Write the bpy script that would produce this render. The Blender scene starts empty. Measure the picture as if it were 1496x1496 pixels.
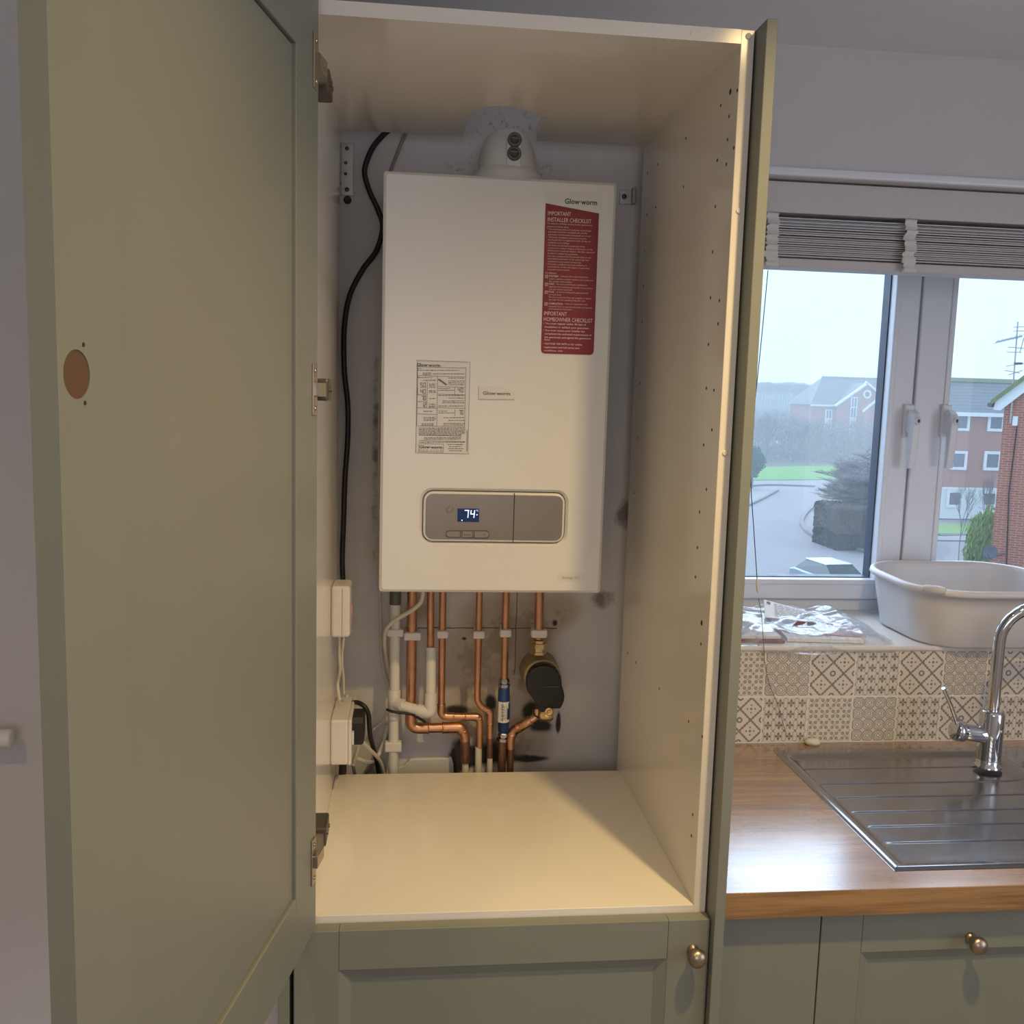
import bpy, bmesh, math, random
from mathutils import Vector, Matrix, noise as mnoise
random.seed(7)
S = bpy.context.scene
COL = S.collection
R = math.radians
V = Vector

# ------------------------------------------------------------------ camera
# world: x to the right, y into the wall, z up; origin = boiler shelf, front edge, cabinet centre (metres)
CP = V((-.1437, -1.2815, .7408))
cam_d = bpy.data.cameras.new('camera'); cam = bpy.data.objects.new('camera', cam_d); COL.objects.link(cam)
cam.location = CP
cam.rotation_euler = (R(82.98555), R(-1.62556), R(-5.96235))
cam_d.sensor_width = 36; cam_d.lens = 1380.66 / 1496 * 36
cam_d.clip_start = .02; cam_d.clip_end = 600
S.camera = cam
CM = cam.rotation_euler.to_matrix()
def at(px, py, ax, val):
    """the point of the real plane (axis ax = val) seen at photo pixel px, py"""
    d = CM @ V(((px - 748) / 1380.66, -(py - 748) / 1380.66, -1))
    return CP + d * ((val - CP[ax]) / d[ax])

# ------------------------------------------------------------------ sky, lamps, exposure
W = bpy.data.worlds.new('sky'); S.world = W; W.use_nodes = True
bg = W.node_tree.nodes['Background']
bg.inputs[0].default_value = (.56, .78, 1, 1); bg.inputs[1].default_value = 1.65
ZG = -7.26        # ground outside
ZC = 1.44         # ceiling
ZF = -.89         # kitchen floor
YW = .605         # back wall plane
# very soft sun added to boost window light on sill, bowl and worktop
sn = bpy.data.lights.new('added_soft_sun', 'SUN'); sno = bpy.data.objects.new('added_soft_sun', sn); COL.objects.link(sno)
sn.energy = 5.0; sn.color = (.64, .79, 1); sn.angle = R(75)
sno.rotation_euler = V((.05, -.84, -.52)).to_track_quat('-Z', 'Y').to_euler()
def spot(name, loc, aim, watts, col, size, ang, blend=.6):
    l = bpy.data.lights.new(name, 'SPOT'); o = bpy.data.objects.new(name, l); COL.objects.link(o)
    o.location = loc; l.energy = watts; l.color = col; l.shadow_soft_size = size; l.spot_size = R(ang); l.spot_blend = blend
    o.rotation_euler = (V(aim) - V(loc)).to_track_quat('-Z', 'Y').to_euler()
    return o
WARM = (1, .70, .31)
spot('ceiling_downlight', (.47, -.55, 1.43), (.47, -.55, -.89), 66, WARM, .028, 150, 1.0)
spot('ceiling_downlight', (-.08, -.55, 1.43), (-.08, -.55, -.89), 10, WARM, .05, 132, 1.0)
spot('ceiling_downlight', (-.72, -1.2, 1.43), (-.72, -1.2, -.89), 27, WARM, .03, 140, 1.0)
# cool area fill added at the right and rear walls; no windows there
def fill_light(loc, rot, w, h, watts, col):
    l = bpy.data.lights.new('added_fill_light', 'AREA'); o = bpy.data.objects.new('added_fill_light', l); COL.objects.link(o)
    l.shape = 'RECTANGLE'; l.size = w; l.size_y = h; l.energy = watts; l.color = col; o.location = loc; o.rotation_euler = rot
fill_light((2.27, -1.55, .55), (0, R(90), 0), 1.25, 1.7, 16, (.86, .89, 1))
fill_light((-.2, -2.66, .75), (R(90), 0, 0), 1.2, .9, 8, (.95, .93, .95))
S.view_settings.view_transform = 'Standard'; S.view_settings.look = 'None'
S.view_settings.gamma = 1; S.view_settings.use_curve_mapping = False; S.view_settings.exposure = 0
S.cycles.max_bounces = 10; S.cycles.transparent_max_bounces = 16; S.cycles.volume_bounces = 1
S.cycles.sample_clamp_indirect = 4
S.cycles.use_denoising = True

# ------------------------------------------------------------------ node helpers
class NX:
    def __init__(s, nt): s.nt = nt
    def n(s, t, **k):
        o = s.nt.nodes.new(t)
        for a, b in k.items(): setattr(o, a, b)
        return o
    def m(s, op, a, b=None, c=None, clamp=False):
        o = s.n('ShaderNodeMath', operation=op); o.use_clamp = clamp
        for i, v in enumerate((a, b, c)):
            if v is None: continue
            if isinstance(v, (int, float)): o.inputs[i].default_value = v
            else: s.nt.links.new(v, o.inputs[i])
        return o.outputs[0]
    def add(s, a, b): return s.m('ADD', a, b)
    def sub(s, a, b): return s.m('SUBTRACT', a, b)
    def mul(s, a, b): return s.m('MULTIPLY', a, b)
    def mn(s, a, b): return s.m('MINIMUM', a, b)
    def mx(s, a, b): return s.m('MAXIMUM', a, b)
    def ab(s, a): return s.m('ABSOLUTE', a)
    def fr(s, a): return s.m('FRACT', a)
    def lt(s, a, b): return s.m('LESS_THAN', a, b)
    def gt(s, a, b): return s.m('GREATER_THAN', a, b)
    def ln(s, x, y): return s.m('SQRT', s.add(s.mul(x, x), s.mul(y, y)))
    def ring(s, d, r, w): return s.lt(s.ab(s.sub(d, r)), w)
    def ramp(s, v, a, b, lo=0., hi=1.):
        o = s.n('ShaderNodeMapRange', interpolation_type='SMOOTHSTEP'); s.nt.links.new(v, o.inputs[0])
        for i, x in enumerate((a, b, lo, hi)): o.inputs[1 + i].default_value = x
        return o.outputs[0]
    def mix(s, f, a, b):
        o = s.n('ShaderNodeMix', data_type='RGBA')
        if isinstance(f, (int, float)): o.inputs[0].default_value = f
        else: s.nt.links.new(f, o.inputs[0])
        for i, x in ((6, a), (7, b)):
            if isinstance(x, tuple): o.inputs[i].default_value = x + (1,) if len(x) == 3 else x
            else: s.nt.links.new(x, o.inputs[i])
        return o.outputs[2]
    def noise(s, scale, detail=3, rough=.5, vec=None, map=None):
        o = s.n('ShaderNodeTexNoise'); o.inputs['Scale'].default_value = scale; o.inputs['Detail'].default_value = detail
        o.inputs['Roughness'].default_value = rough
        if vec is None: vec = s.pos()
        if map:
            q = s.n('ShaderNodeMapping'); q.inputs['Scale'].default_value = map; s.nt.links.new(vec, q.inputs[0]); vec = q.outputs[0]
        s.nt.links.new(vec, o.inputs['Vector']); return o.outputs['Fac']
    def pos(s): return s.n('ShaderNodeNewGeometry').outputs['Position']
    def obj(s): return s.n('ShaderNodeTexCoord').outputs['Object']
    def xyz(s, v):
        o = s.n('ShaderNodeSeparateXYZ'); s.nt.links.new(v, o.inputs[0]); return o.outputs
    def bump(s, h, strength, dist=.001):
        o = s.n('ShaderNodeBump'); o.inputs['Strength'].default_value = strength; o.inputs['Distance'].default_value = dist
        s.nt.links.new(h, o.inputs['Height']); return o.outputs[0]
def newmat(name):
    m = bpy.data.materials.new(name); m.use_nodes = True; nt = m.node_tree
    return m, NX(nt), nt.nodes['Principled BSDF'], nt
def sr(r, g, b):
    f = lambda c: (c / 255 / 12.92) if c / 255 < .04045 else ((c / 255 + .055) / 1.055) ** 2.4
    return (f(r), f(g), f(b))
def mat(name, col, rough=.5, metal=0., spec=.5, var=.06, scale=25, bump=0., bscale=None, coat=0., trans=0., emit=None):
    m, x, b, nt = newmat(name)
    d = tuple(max(0, c * (1 - var)) for c in col); l = tuple(min(1, c * (1 + var)) for c in col)
    n = x.noise(scale, 4, .55)
    nt.links.new(x.mix(n, d, l), b.inputs['Base Color'])
    nt.links.new(x.ramp(n, .2, .8, max(.02, rough * (1 - min(.15, var))), min(1, rough * (1 + min(.15, var)))), b.inputs['Roughness'])
    b.inputs['Metallic'].default_value = metal; b.inputs['Specular IOR Level'].default_value = spec
    b.inputs['Coat Weight'].default_value = coat
    b.inputs['Transmission Weight'].default_value = trans
    if bump: nt.links.new(x.bump(x.noise(bscale or scale * 4, 3), bump), b.inputs['Normal'])
    if emit:
        b.inputs['Emission Color'].default_value = emit[0] + (1,); b.inputs['Emission Strength'].default_value = emit[1]
    return m

M = {}
M['wall'] = mat('wall_paint', (.60, .585, .60), .75, var=.03, scale=6, bump=.15, bscale=220)
M['ceil'] = mat('ceiling_paint', (.78, .775, .80), .8, var=.03, scale=5)
M['floor'] = mat('floor_vinyl', (.30, .26, .22), .4, var=.2, scale=8)
M['white'] = mat('white_melamine', (.80, .755, .675), .15, var=.02, scale=12)
M['whiteface'] = mat('white_edge_band', (.80, .76, .68), .35, var=.02, scale=12)
M['green'] = mat('sage_green_lacquer', (.215, .225, .185), .42, var=.04, scale=9, bump=.05, bscale=300)
M['boiler'] = mat('white_enamel', (.80, .79, .765), .28, var=.015, scale=10)
M['boilerplastic'] = mat('white_plastic', (.78, .77, .74), .4, var=.03)
M['fascia'] = mat('grey_fascia', (.25, .225, .205), .25, var=.05, metal=.2)
M['fascia_btn'] = mat('grey_button', (.27, .245, .22), .35, var=.05)
M['black'] = mat('black_rubber', (.012, .011, .011), .5, var=.3)
M['hole'] = mat('dark_hole', (.03, .022, .016), .8, var=.3)
M['copper'] = mat('copper', (.62, .335, .21), .36, metal=1, var=.22, scale=28, bump=.05)
M['coppertarn'] = mat('tarnished_copper', (.22, .12, .075), .45, metal=.7, var=.6, scale=60, bump=.3)
M['creampaint'] = mat('cream_painted_pipe', (.62, .58, .46), .5, var=.12, scale=70)
M['pvc'] = mat('white_pvc', (.70, .69, .645), .42, var=.06, scale=45)
M['clip'] = mat('white_pipe_clip', (.72, .69, .66), .45, var=.06)
M['greyplastic'] = mat('grey_plastic', (.10, .105, .10), .45, var=.1)
M['brass'] = mat('brass', (.75, .55, .28), .3, metal=1, var=.2, scale=60, bump=.1)
M['brown'] = mat('brown_duct', (.36, .27, .15), .5, var=.25, scale=40)
M['blue'] = mat('blue_sleeve', (.012, .045, .17), .35, var=.25, scale=60)
M['steel'] = mat('stainless_steel', (.40, .40, .415), .2, metal=1, var=.08, scale=60, bump=.04, bscale=500)
M['chrome'] = mat('chrome', (.72, .73, .75), .05, metal=1, var=.03)
M['galv'] = mat('galvanised_steel', (.40, .40, .39), .4, metal=.8, var=.15, scale=80)
M['plug'] = mat('grey_test_plug', (.16, .165, .16), .45, metal=.3, var=.1)
M['nickel'] = mat('nickel_hinge', (.48, .42, .34), .3, metal=1, var=.12, scale=80)
M['darknickel'] = mat('dark_hinge', (.13, .11, .085), .4, metal=.8, var=.2, scale=80)
M['pewter'] = mat('pewter_knob', (.44, .36, .27), .34, metal=1, var=.12, scale=70)
M['upvc'] = mat('white_upvc', (.77, .80, .87), .28, var=.02)
M['gasket'] = mat('grey_gasket', (.045, .06, .10), .5, var=.1)
M['blind'] = mat('pale_painted_slat', (.60, .57, .57), .45, var=.05, scale=40)
M['tape'] = mat('woven_tape', (.74, .72, .70), .9, var=.08, scale=200, bump=.3)
M['basin'] = mat('grey_white_plastic', (.69, .685, .71), .35, var=.04, scale=14)
M['paper'] = mat('paper', (.84, .84, .85), .7, var=.03)
M['pinkpaper'] = mat('pink_print', (.70, .50, .55), .6, var=.1)
M['darkpaper'] = mat('maroon_cover', (.20, .10, .12), .6, var=.1)
M['red'] = mat('red_print', sr(132, 20, 30), .45, var=.04, scale=40)
M['ink'] = mat('black_ink', (.015, .013, .012), .6, var=.1)
M['greyink'] = mat('grey_ink', (.16, .145, .13), .7, var=.1)
M['whiteink'] = mat('white_ink', (.80, .68, .66), .6, var=.04)
M['labelpaper'] = mat('white_label', (.76, .745, .71), .35, var=.02)
M['lcd'] = mat('lcd_screen', (.004, .006, .016), .12, emit=((.02, .05, .16), .35))
M['lcdtext'] = mat('lcd_segments', (.6, .7, 1), .5, emit=((.55, .72, 1), 1.6))
M['mdf'] = mat('raw_fibreboard', (.11, .056, .03), .8, var=.12, scale=60)
M['stone'] = mat('cream_soap', (.70, .66, .55), .6, var=.08, scale=60)
M['led'] = mat('red_indicator', (.5, .05, .03), .3, emit=((1, .12, .06), .5))
M['socket'] = mat('white_socket_plastic', (.74, .72, .68), .22, var=.02)
M['cablewhite'] = mat('white_cable', (.68, .63, .53), .45, var=.05)
M['cablegrey'] = mat('grey_cable', (.30, .27, .25), .5, var=.05)

def m_wood(top=True):
    m, x, b, nt = newmat('oak_laminate' if top else 'oak_edge')
    o = x.pos()
    n1 = x.noise(1, 5, .6, o, (3, 60, 60)); n2 = x.noise(1, 3, .6, o, (14, 420, 420)); n3 = x.noise(2.2, 2, .5, o, (1, 6, 6))
    f = x.add(x.mul(n1, .55), x.add(x.mul(n2, .25), x.mul(n3, .2)))
    c = x.mix(x.ramp(f, .35, .65), (.20, .105, .042), (.40, .235, .105))
    nt.links.new(c, b.inputs['Base Color'])
    nt.links.new(x.ramp(x.noise(5, 3, .5, o, (1, 2.4, 1)), .35, .62, .23, .36), b.inputs['Roughness'])
    nt.links.new(x.bump(n2, .12, .0006), b.inputs['Normal'])
    if not top: b.inputs['Roughness'].default_value = .5; return m
    b.inputs['Coat Weight'].default_value = 1; b.inputs['Coat IOR'].default_value = 2.3; b.inputs['Coat Roughness'].default_value = .2; b.inputs['Specular IOR Level'].default_value = .7
    return m
M['wood'] = m_wood(); M['woodedge'] = m_wood(False)

def m_stain():
    """white painted plaster with water stains, flux scorch marks and some darker edge patches"""
    m, x, b, nt = newmat('stained_plaster')
    p = x.pos(); px, py, pz = x.xyz(p)
    def blob(x0, z0, rx, rz):
        a = x.mul(x.sub(px, x0), 1 / rx); c = x.mul(x.sub(pz, z0), 1 / rz)
        return x.m('POWER', math.e, x.mul(x.add(x.mul(a, a), x.mul(c, c)), -1))
    def tot(L):
        t = None
        for q in L:
            g = blob(*q); t = g if t is None else x.add(t, g)
        return t
    def wp(cx, cy, rx, rz, s=3.74, ox=460, oy=840):
        q = at(ox + cx / s, oy + cy / s, 1, YW); k = 1 / s / 732
        return (q.x, q.z, rx * k, rz * k)
    soot = tot([wp(*a) for a in ((775, 735, 90, 40), (1175, 745, 60, 70), (1240, 825, 75, 45), (790, 960, 60, 90), (1000, 960, 130, 90),
                                 (1190, 1000, 110, 22), (760, 1050, 40, 60), (960, 700, 40, 60), (1330, 800, 14, 70), (860, 1000, 80, 50),
                                 (1310, 260, 18, 22), (815, 345, 18, 12))])
    brown = tot([wp(*a) for a in ((830, 420, 190, 330), (1060, 330, 190, 260), (900, 800, 210, 260), (1200, 330, 130, 200), (1220, 640, 130, 240),
                                  (1380, 200, 120, 110), (560, 190, 110, 90), (1150, 950, 170, 130))])
    flue = tot([(.03, 1.255, .085, .035), (-.055, 1.155, .030, .045), (.105, 1.15, .030, .040)])
    corner = tot([(.295, .53, .025, .06), (.29, .50, .03, .02), (-.215, .62, .012, .35), (.26, .33, .05, .03)])  # dark patches near the right edge, dark upright strip left of the boiler
    n1 = x.noise(26, 6, .65); n2 = x.noise(90, 5, .7); n3 = x.noise(7, 4, .6)
    base = x.mix(x.noise(14, 4), (.62, .60, .60), (.72, .695, .685))
    c = x.mix(x.mul(x.ramp(x.add(brown, x.mul(x.sub(n3, .5), 1.2)), .30, 1.05), .70), base, (.40, .31, .195))
    c = x.mix(x.mul(x.ramp(x.mul(brown, n1), .50, .74), .45), c, (.20, .135, .075))
    c = x.mix(x.mul(x.mul(x.ramp(n2, .54, .66), x.mn(flue, 1)), .6), c, (.13, .11, .10))
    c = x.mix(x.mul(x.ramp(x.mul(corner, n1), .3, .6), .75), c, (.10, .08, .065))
    c = x.mix(x.mul(x.ramp(x.mul(soot, x.add(n1, .25)), .22, .62), .96), c, (.016, .012, .010))
    # straight cracks of the old board joints
    q = at(700, 917, 1, YW).z
    crack = x.mul(x.lt(x.ab(x.add(x.sub(pz, q), x.mul(x.sub(n1, .5), .006))), .0011), x.mul(x.gt(px, -.15), x.lt(px, .16)))
    crack2 = x.mul(x.lt(x.ab(x.add(x.sub(px, .075), x.mul(x.sub(n1, .5), .008))), .0009), x.mul(x.gt(pz, .17), x.lt(pz, .40)))
    c = x.mix(x.mul(x.mx(crack, crack2), .85), c, (.05, .035, .025))
    nt.links.new(c, b.inputs['Base Color']); b.inputs['Roughness'].default_value = .7
    nt.links.new(x.bump(x.add(n1, x.mul(n2, .4)), .35, .003), b.inputs['Normal'])
    return m
M['stain'] = m_stain()

def m_tile(kind):
    m, x, b, nt = newmat('patterned_tile_' + kind)
    ox, oy, oz = x.xyz(x.obj())
    u = x.add(x.mul(ox, 1 / .098), .5); v = x.add(x.mul(oz, 1 / .098), .5)
    def cell(n, off=0.):
        a = x.sub(x.fr(x.add(x.mul(u, n), off)), .5); c = x.sub(x.fr(x.add(x.mul(v, n), off)), .5)
        return a, c, x.ab(a), x.ab(c)
    def diam(a, c): return x.add(a, c)
    if kind == 'octagon':
        a, c, A, C = cell(4)
        oc = x.mx(x.mx(A, C), x.mul(x.add(A, C), .62))
        d = x.ln(a, c)
        f = x.mx(x.ring(oc, .435, .034), x.ring(x.mx(x.mx(A, C), x.mul(x.add(A, C), .70)), .315, .024))
        f = x.mx(f, x.mul(x.ring(d, .165, .034), x.gt(x.ab(x.sub(A, C)), .035)))
    elif kind == 'lattice':
        a, c, A, C = cell(2)
        st = x.mul(x.sub(x.fr(x.mul(x.add(a, 2), 10)), .5), .05)
        f = x.lt(x.ab(x.add(x.sub(x.add(A, C), .5), st)), .055)
        d = x.ln(a, c)
        f = x.mx(f, x.ring(d, .0, .0))
        a2, c2, A2, C2 = cell(2, .5)
        d2 = x.ln(a2, c2)
        f = x.mx(f, x.mul(x.ring(d2, .10, .035), 1))
        dd = x.ln(x.sub(A, .17), c); de = x.ln(a, x.sub(C, .17))
        f = x.mx(f, x.mx(x.lt(dd, .04), x.lt(de, .04)))
        f = x.mx(f, x.lt(x.add(A, C), .07))
    elif kind == 'petal':
        a, c, A, C = cell(4)
        p1 = x.lt(x.add(x.mul(A, 1.5), x.ab(x.sub(C, .2))), .2)
        p2 = x.lt(x.add(x.mul(C, 1.5), x.ab(x.sub(A, .2))), .2)
        a4, c4, A4, C4 = cell(2)
        f = x.mul(x.mx(p1, p2), x.gt(x.mul(x.sub(x.fr(u), 0), 1), -1))
        a2, c2, A2, C2 = cell(4, .5)
        f = x.mx(f, x.lt(x.ln(A2, C2), .09))
        f = x.mx(f, x.mul(x.lt(x.ab(x.sub(A, C)), .03), x.gt(A, .26)))
        f = x.mx(f, x.lt(x.ab(x.sub(x.ln(x.sub(A, .33), x.sub(C, .17)), 0)), .045))
    else:
        a, c, A, C = cell(4)
        r1 = x.mul(x.add(A, C), .707); r2 = x.ab(x.mul(x.sub(A, C), .707))
        lf = x.lt(x.add(x.mul(r2, 1.8), x.ab(x.sub(r1, .31))), .27)
        f = x.mul(lf, x.gt(x.ab(x.sub(r2, .0)), .022))
        a2, c2, A2, C2 = cell(4, .5)
        pl = x.mul(x.lt(x.mn(A2, C2), .03), x.lt(x.mx(A2, C2), .15))
        f = x.mx(f, x.mx(pl, x.lt(x.ln(a, c), .05)))
    n = x.noise(55, 4, .6)
    f = x.mul(f, x.ramp(n, .1, .5, .72, 1))
    col = x.mix(f, (.68, .62, .54), (.225, .195, .165))
    nt.links.new(col, b.inputs['Base Color'])
    b.inputs['Roughness'].default_value = .28
    nt.links.new(x.bump(x.noise(60, 2), .08, .001), b.inputs['Normal'])
    return m
TM = {k: m_tile(k) for k in ('octagon', 'lattice', 'petal', 'leaf')}

def m_glass(name, tint=(1, 1, 1), refl=1.0, diff=0.):
    m, x, b, nt = newmat(name)
    out = nt.nodes['Material Output']; nt.nodes.remove(b)
    t = x.n('ShaderNodeBsdfTransparent'); t.inputs[0].default_value = tint + (1,)
    g = x.n('ShaderNodeBsdfGlossy'); g.inputs['Roughness'].default_value = .02 if not diff else .16
    fr = x.n('ShaderNodeFresnel'); fr.inputs[0].default_value = 1.45
    mx = x.n('ShaderNodeMixShader'); nt.links.new(x.mul(fr.outputs[0], refl), mx.inputs[0])
    nt.links.new(t.outputs[0], mx.inputs[1]); nt.links.new(g.outputs[0], mx.inputs[2]); last = mx
    if diff:
        d = x.n('ShaderNodeBsdfTranslucent'); d.inputs[0].default_value = (.9, .92, .95, 1)
        d2 = x.n('ShaderNodeBsdfDiffuse'); d2.inputs[0].default_value = (.9, .92, .95, 1)
        m2 = x.n('ShaderNodeMixShader'); m2.inputs[0].default_value = .5
        nt.links.new(d.outputs[0], m2.inputs[1]); nt.links.new(d2.outputs[0], m2.inputs[2])
        m3 = x.n('ShaderNodeMixShader')
        nt.links.new(x.ramp(x.noise(34, 4, .7), .42, .68, diff * .4, diff * 1.7), m3.inputs[0])
        nt.links.new(mx.outputs[0], m3.inputs[1]); nt.links.new(m2.outputs[0], m3.inputs[2]); last = m3
    nt.links.new(last.outputs[0], out.inputs[0])
    return m
M['glass'] = m_glass('window_glass', (.97, .985, 1), .6)
M['polythene'] = m_glass('clear_polythene', (.99, .995, 1), .5, .13)
M['lensgrey'] = mat('smoky_plastic', (.35, .34, .33), .2, var=.05)

# ------------------------------------------------------------------ mesh helpers
WL = {}                                       # world location of every object made
class MB:
    def __init__(s): s.v = []; s.f = []; s.sm = []
    def add(s, vs, fs, smooth=False):
        o = len(s.v); s.v += [V(p) for p in vs]
        for f in fs: s.f.append([i + o for i in f]); s.sm.append(smooth)
        return s
    def box(s, a, b, bev=0., seg=2, rot=None, piv=None):
        a = V(a); b = V(b)
        lo = V((min(a[i], b[i]) for i in range(3))); hi = V((max(a[i], b[i]) for i in range(3)))
        bm = bmesh.new(); bmesh.ops.create_cube(bm, size=1)
        for q in bm.verts: q.co = V(((lo[i] + hi[i]) / 2 + q.co[i] * (hi[i] - lo[i]) for i in range(3)))
        if bev: bmesh.ops.bevel(bm, geom=list(bm.edges), offset=min(bev, .49 * min(hi - lo)), segments=seg, profile=.5, affect='EDGES')
        s.frombm(bm, rot, piv, smooth=False); return s
    def frombm(s, bm, rot=None, piv=None, smooth=False):
        bm.verts.index_update()
        vs = [q.co.copy() for q in bm.verts]
        if rot is not None:
            pv = V(piv) if piv is not None else V((0, 0, 0))
            vs = [pv + rot @ (q - pv) for q in vs]
        s.add(vs, [[q.index for q in f.verts] for f in bm.faces], smooth); bm.free(); return s
    def prism(s, poly, a, b, ax=1, bev=0.):
        """polygon in the plane across axis ax, from a to b along it"""
        o = [i for i in range(3) if i != ax]
        def P(p, h):
            q = [0, 0, 0]; q[o[0]] = p[0]; q[o[1]] = p[1]; q[ax] = h; return V(q)
        bm = bmesh.new(); v0 = [bm.verts.new(P(p, a)) for p in poly]; v1 = [bm.verts.new(P(p, b)) for p in poly]
        n = len(poly); fa = bm.faces.new(v0); fb = bm.faces.new(v1[::-1])
        for i in range(n): bm.faces.new((v0[i], v1[i], v1[(i + 1) % n], v0[(i + 1) % n]))
        bmesh.ops.recalc_face_normals(bm, faces=bm.faces)
        if bev: bmesh.ops.bevel(bm, geom=[e for e in bm.edges if len([f for f in e.link_faces if f in (fa, fb)]) == 1], offset=bev, segments=2, profile=.5, affect='EDGES')
        return s.frombm(bm)
    def tube(s, pts, r, seg=12, caps=True, close=False):
        pts = [V(p) for p in pts]; n = len(pts)
        rr = r if isinstance(r, (list, tuple)) else [r] * n
        T = []
        for i in range(n):
            a = pts[max(0, i - 1)]; b = pts[min(n - 1, i + 1)]
            d = (b - a); T.append(d.normalized() if d.length > 1e-9 else V((0, 0, 1)))
        up = V((0, 1, 0)) if abs(T[0].y) < .9 else V((1, 0, 0))
        N = (up - T[0] * up.dot(T[0])).normalized(); rings = []
        for i in range(n):
            N = (N - T[i] * N.dot(T[i])).normalized(); B = T[i].cross(N)
            rings.append([pts[i] + (N * math.cos(2 * math.pi * k / seg) + B * math.sin(2 * math.pi * k / seg)) * rr[i] for k in range(seg)])
        vs = [p for q in rings for p in q]; fs = []
        for i in range(n - 1):
            for k in range(seg):
                k2 = (k + 1) % seg; fs.append((i * seg + k, i * seg + k2, (i + 1) * seg + k2, (i + 1) * seg + k))
        s.add(vs, fs, True)
        if caps:
            s.add(rings[0], [list(range(seg))[::-1]]); s.add(rings[-1], [list(range(seg))])
        return s
    def lathe(s, prof, org, axis, seg=24, smooth=True):
        """prof = [(distance along axis, radius)]"""
        a = V(axis).normalized(); u = V((0, 0, 1)) if abs(a.z) < .9 else V((1, 0, 0))
        u = (u - a * u.dot(a)).normalized(); w = a.cross(u); org = V(org); vs = []; fs = []
        for (h, r) in prof:
            for k in range(seg):
                t = 2 * math.pi * k / seg; vs.append(org + a * h + (u * math.cos(t) + w * math.sin(t)) * r)
        for i in range(len(prof) - 1):
            for k in range(seg):
                k2 = (k + 1) % seg; fs.append((i * seg + k, i * seg + k2, (i + 1) * seg + k2, (i + 1) * seg + k))
        s.add(vs, fs, smooth)
        for i, f in ((0, -1), (len(prof) - 1, 1)):
            if prof[i][1] > 1e-6:
                ring = list(range(seg)); s.add(vs[i * seg:(i + 1) * seg], [ring[::f]])
        return s
    def quad(s, a, b, c, d): return s.add((a, b, c, d), [(0, 1, 2, 3)])
    def build(s, name, m, parent=None, org=None, auto=R(35)):
        lo = V((min(p[i] for p in s.v) for i in range(3))); hi = V((max(p[i] for p in s.v) for i in range(3)))
        c = V(org) if org is not None else (lo + hi) / 2
        me = bpy.data.meshes.new(name); me.from_pydata([p - c for p in s.v], [], s.f)
        for i, p in enumerate(me.polygons): p.use_smooth = s.sm[i]
        me.materials.append(m); me.update()
        return link(name, me, c, parent)
def link(name, me, c, parent=None):
    o = bpy.data.objects.new(name, me); COL.objects.link(o); WL[o.name] = V(c)
    if parent is not None: o.parent = parent; o.location = V(c) - WL[parent.name]
    else: o.location = c
    return o
def tag(o, label=None, cat=None, group=None, kind=None):
    if label: o['label'] = label
    if cat: o['category'] = cat
    if group: o['group'] = group
    if kind: o['kind'] = kind
    return o
def thing(name, label, cat, loc, group=None):
    o = bpy.data.objects.new(name, None); COL.objects.link(o); o.location = loc; o.empty_display_size = .05; WL[o.name] = V(loc)
    return tag(o, label, cat, group)
def struct(o): o['kind'] = 'structure'; return o
def B(name, a, b, m, parent=None, bev=0., seg=2): return MB().box(a, b, bev, seg).build(name, m, parent)
def smooth_path(pts, n=8):
    """Catmull-Rom through the points"""
    pts = [V(p) for p in pts]; out = []
    q = [pts[0] * 2 - pts[1]] + pts + [pts[-1] * 2 - pts[-2]]
    for i in range(1, len(q) - 2):
        for k in range(n):
            t = k / n; p0, p1, p2, p3 = q[i - 1:i + 3]
            out.append(.5 * ((2 * p1) + (p2 - p0) * t + (2 * p0 - 5 * p1 + 4 * p2 - p3) * t * t + (3 * p1 - p0 - 3 * p2 + p3) * t ** 3))
    return out + [pts[-1]]
def bend_path(pts, r, n=6):
    """straight runs joined by round bends of radius r"""
    pts = [V(p) for p in pts]; out = [pts[0]]
    for i in range(1, len(pts) - 1):
        a = (pts[i - 1] - pts[i]); b = (pts[i + 1] - pts[i])
        k = min(r, a.length * .49, b.length * .49); p = pts[i] + a.normalized() * k; q = pts[i] + b.normalized() * k
        for j in range(n + 1):
            t = j / n; out.append(p * (1 - t) ** 2 + pts[i] * 2 * t * (1 - t) + q * t * t)
    return out + [pts[-1]]
FT = {}
def text(name, s, x, z, y, w=None, h=.01, m=None, parent=None, align='LEFT', bold=0., sp=1.):
    """flat lettering facing the room (-y); x, z = left baseline, w = full width wanted"""
    cu = bpy.data.curves.new(name, 'FONT'); cu.body = s; cu.size = 1; cu.resolution_u = 2; cu.offset = bold; cu.space_line = sp
    cu.align_x = align
    o = bpy.data.objects.new(name, cu); COL.objects.link(o)
    bpy.context.view_layer.update()
    me = bpy.data.meshes.new_from_object(o.evaluated_get(bpy.context.evaluated_depsgraph_get()))
    COL.objects.unlink(o); bpy.data.objects.remove(o); bpy.data.curves.remove(cu)
    xs = [q.co.x for q in me.vertices]; k = h / .70
    kx = w / (max(xs) - min(xs)) if w else k
    x0 = min(xs) if align == 'LEFT' else (min(xs) + max(xs)) / 2
    vs = [V((x + (q.co.x - x0) * kx, y, z + q.co.y * k)) for q in me.vertices]
    mb = MB().add(vs, [list(p.vertices) for p in me.polygons]); bpy.data.meshes.remove(me)
    return mb.build(name, m, parent)
def rrect(x0, z0, x1, z1, r, n=5):
    P = []
    for cx, cz, a0 in ((x1 - r, z1 - r, 0), (x0 + r, z1 - r, 90), (x0 + r, z0 + r, 180), (x1 - r, z0 + r, 270)):
        for k in range(n + 1):
            t = R(a0 + 90 * k / n); P.append((cx + r * math.cos(t), cz + r * math.sin(t)))
    return P
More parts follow.
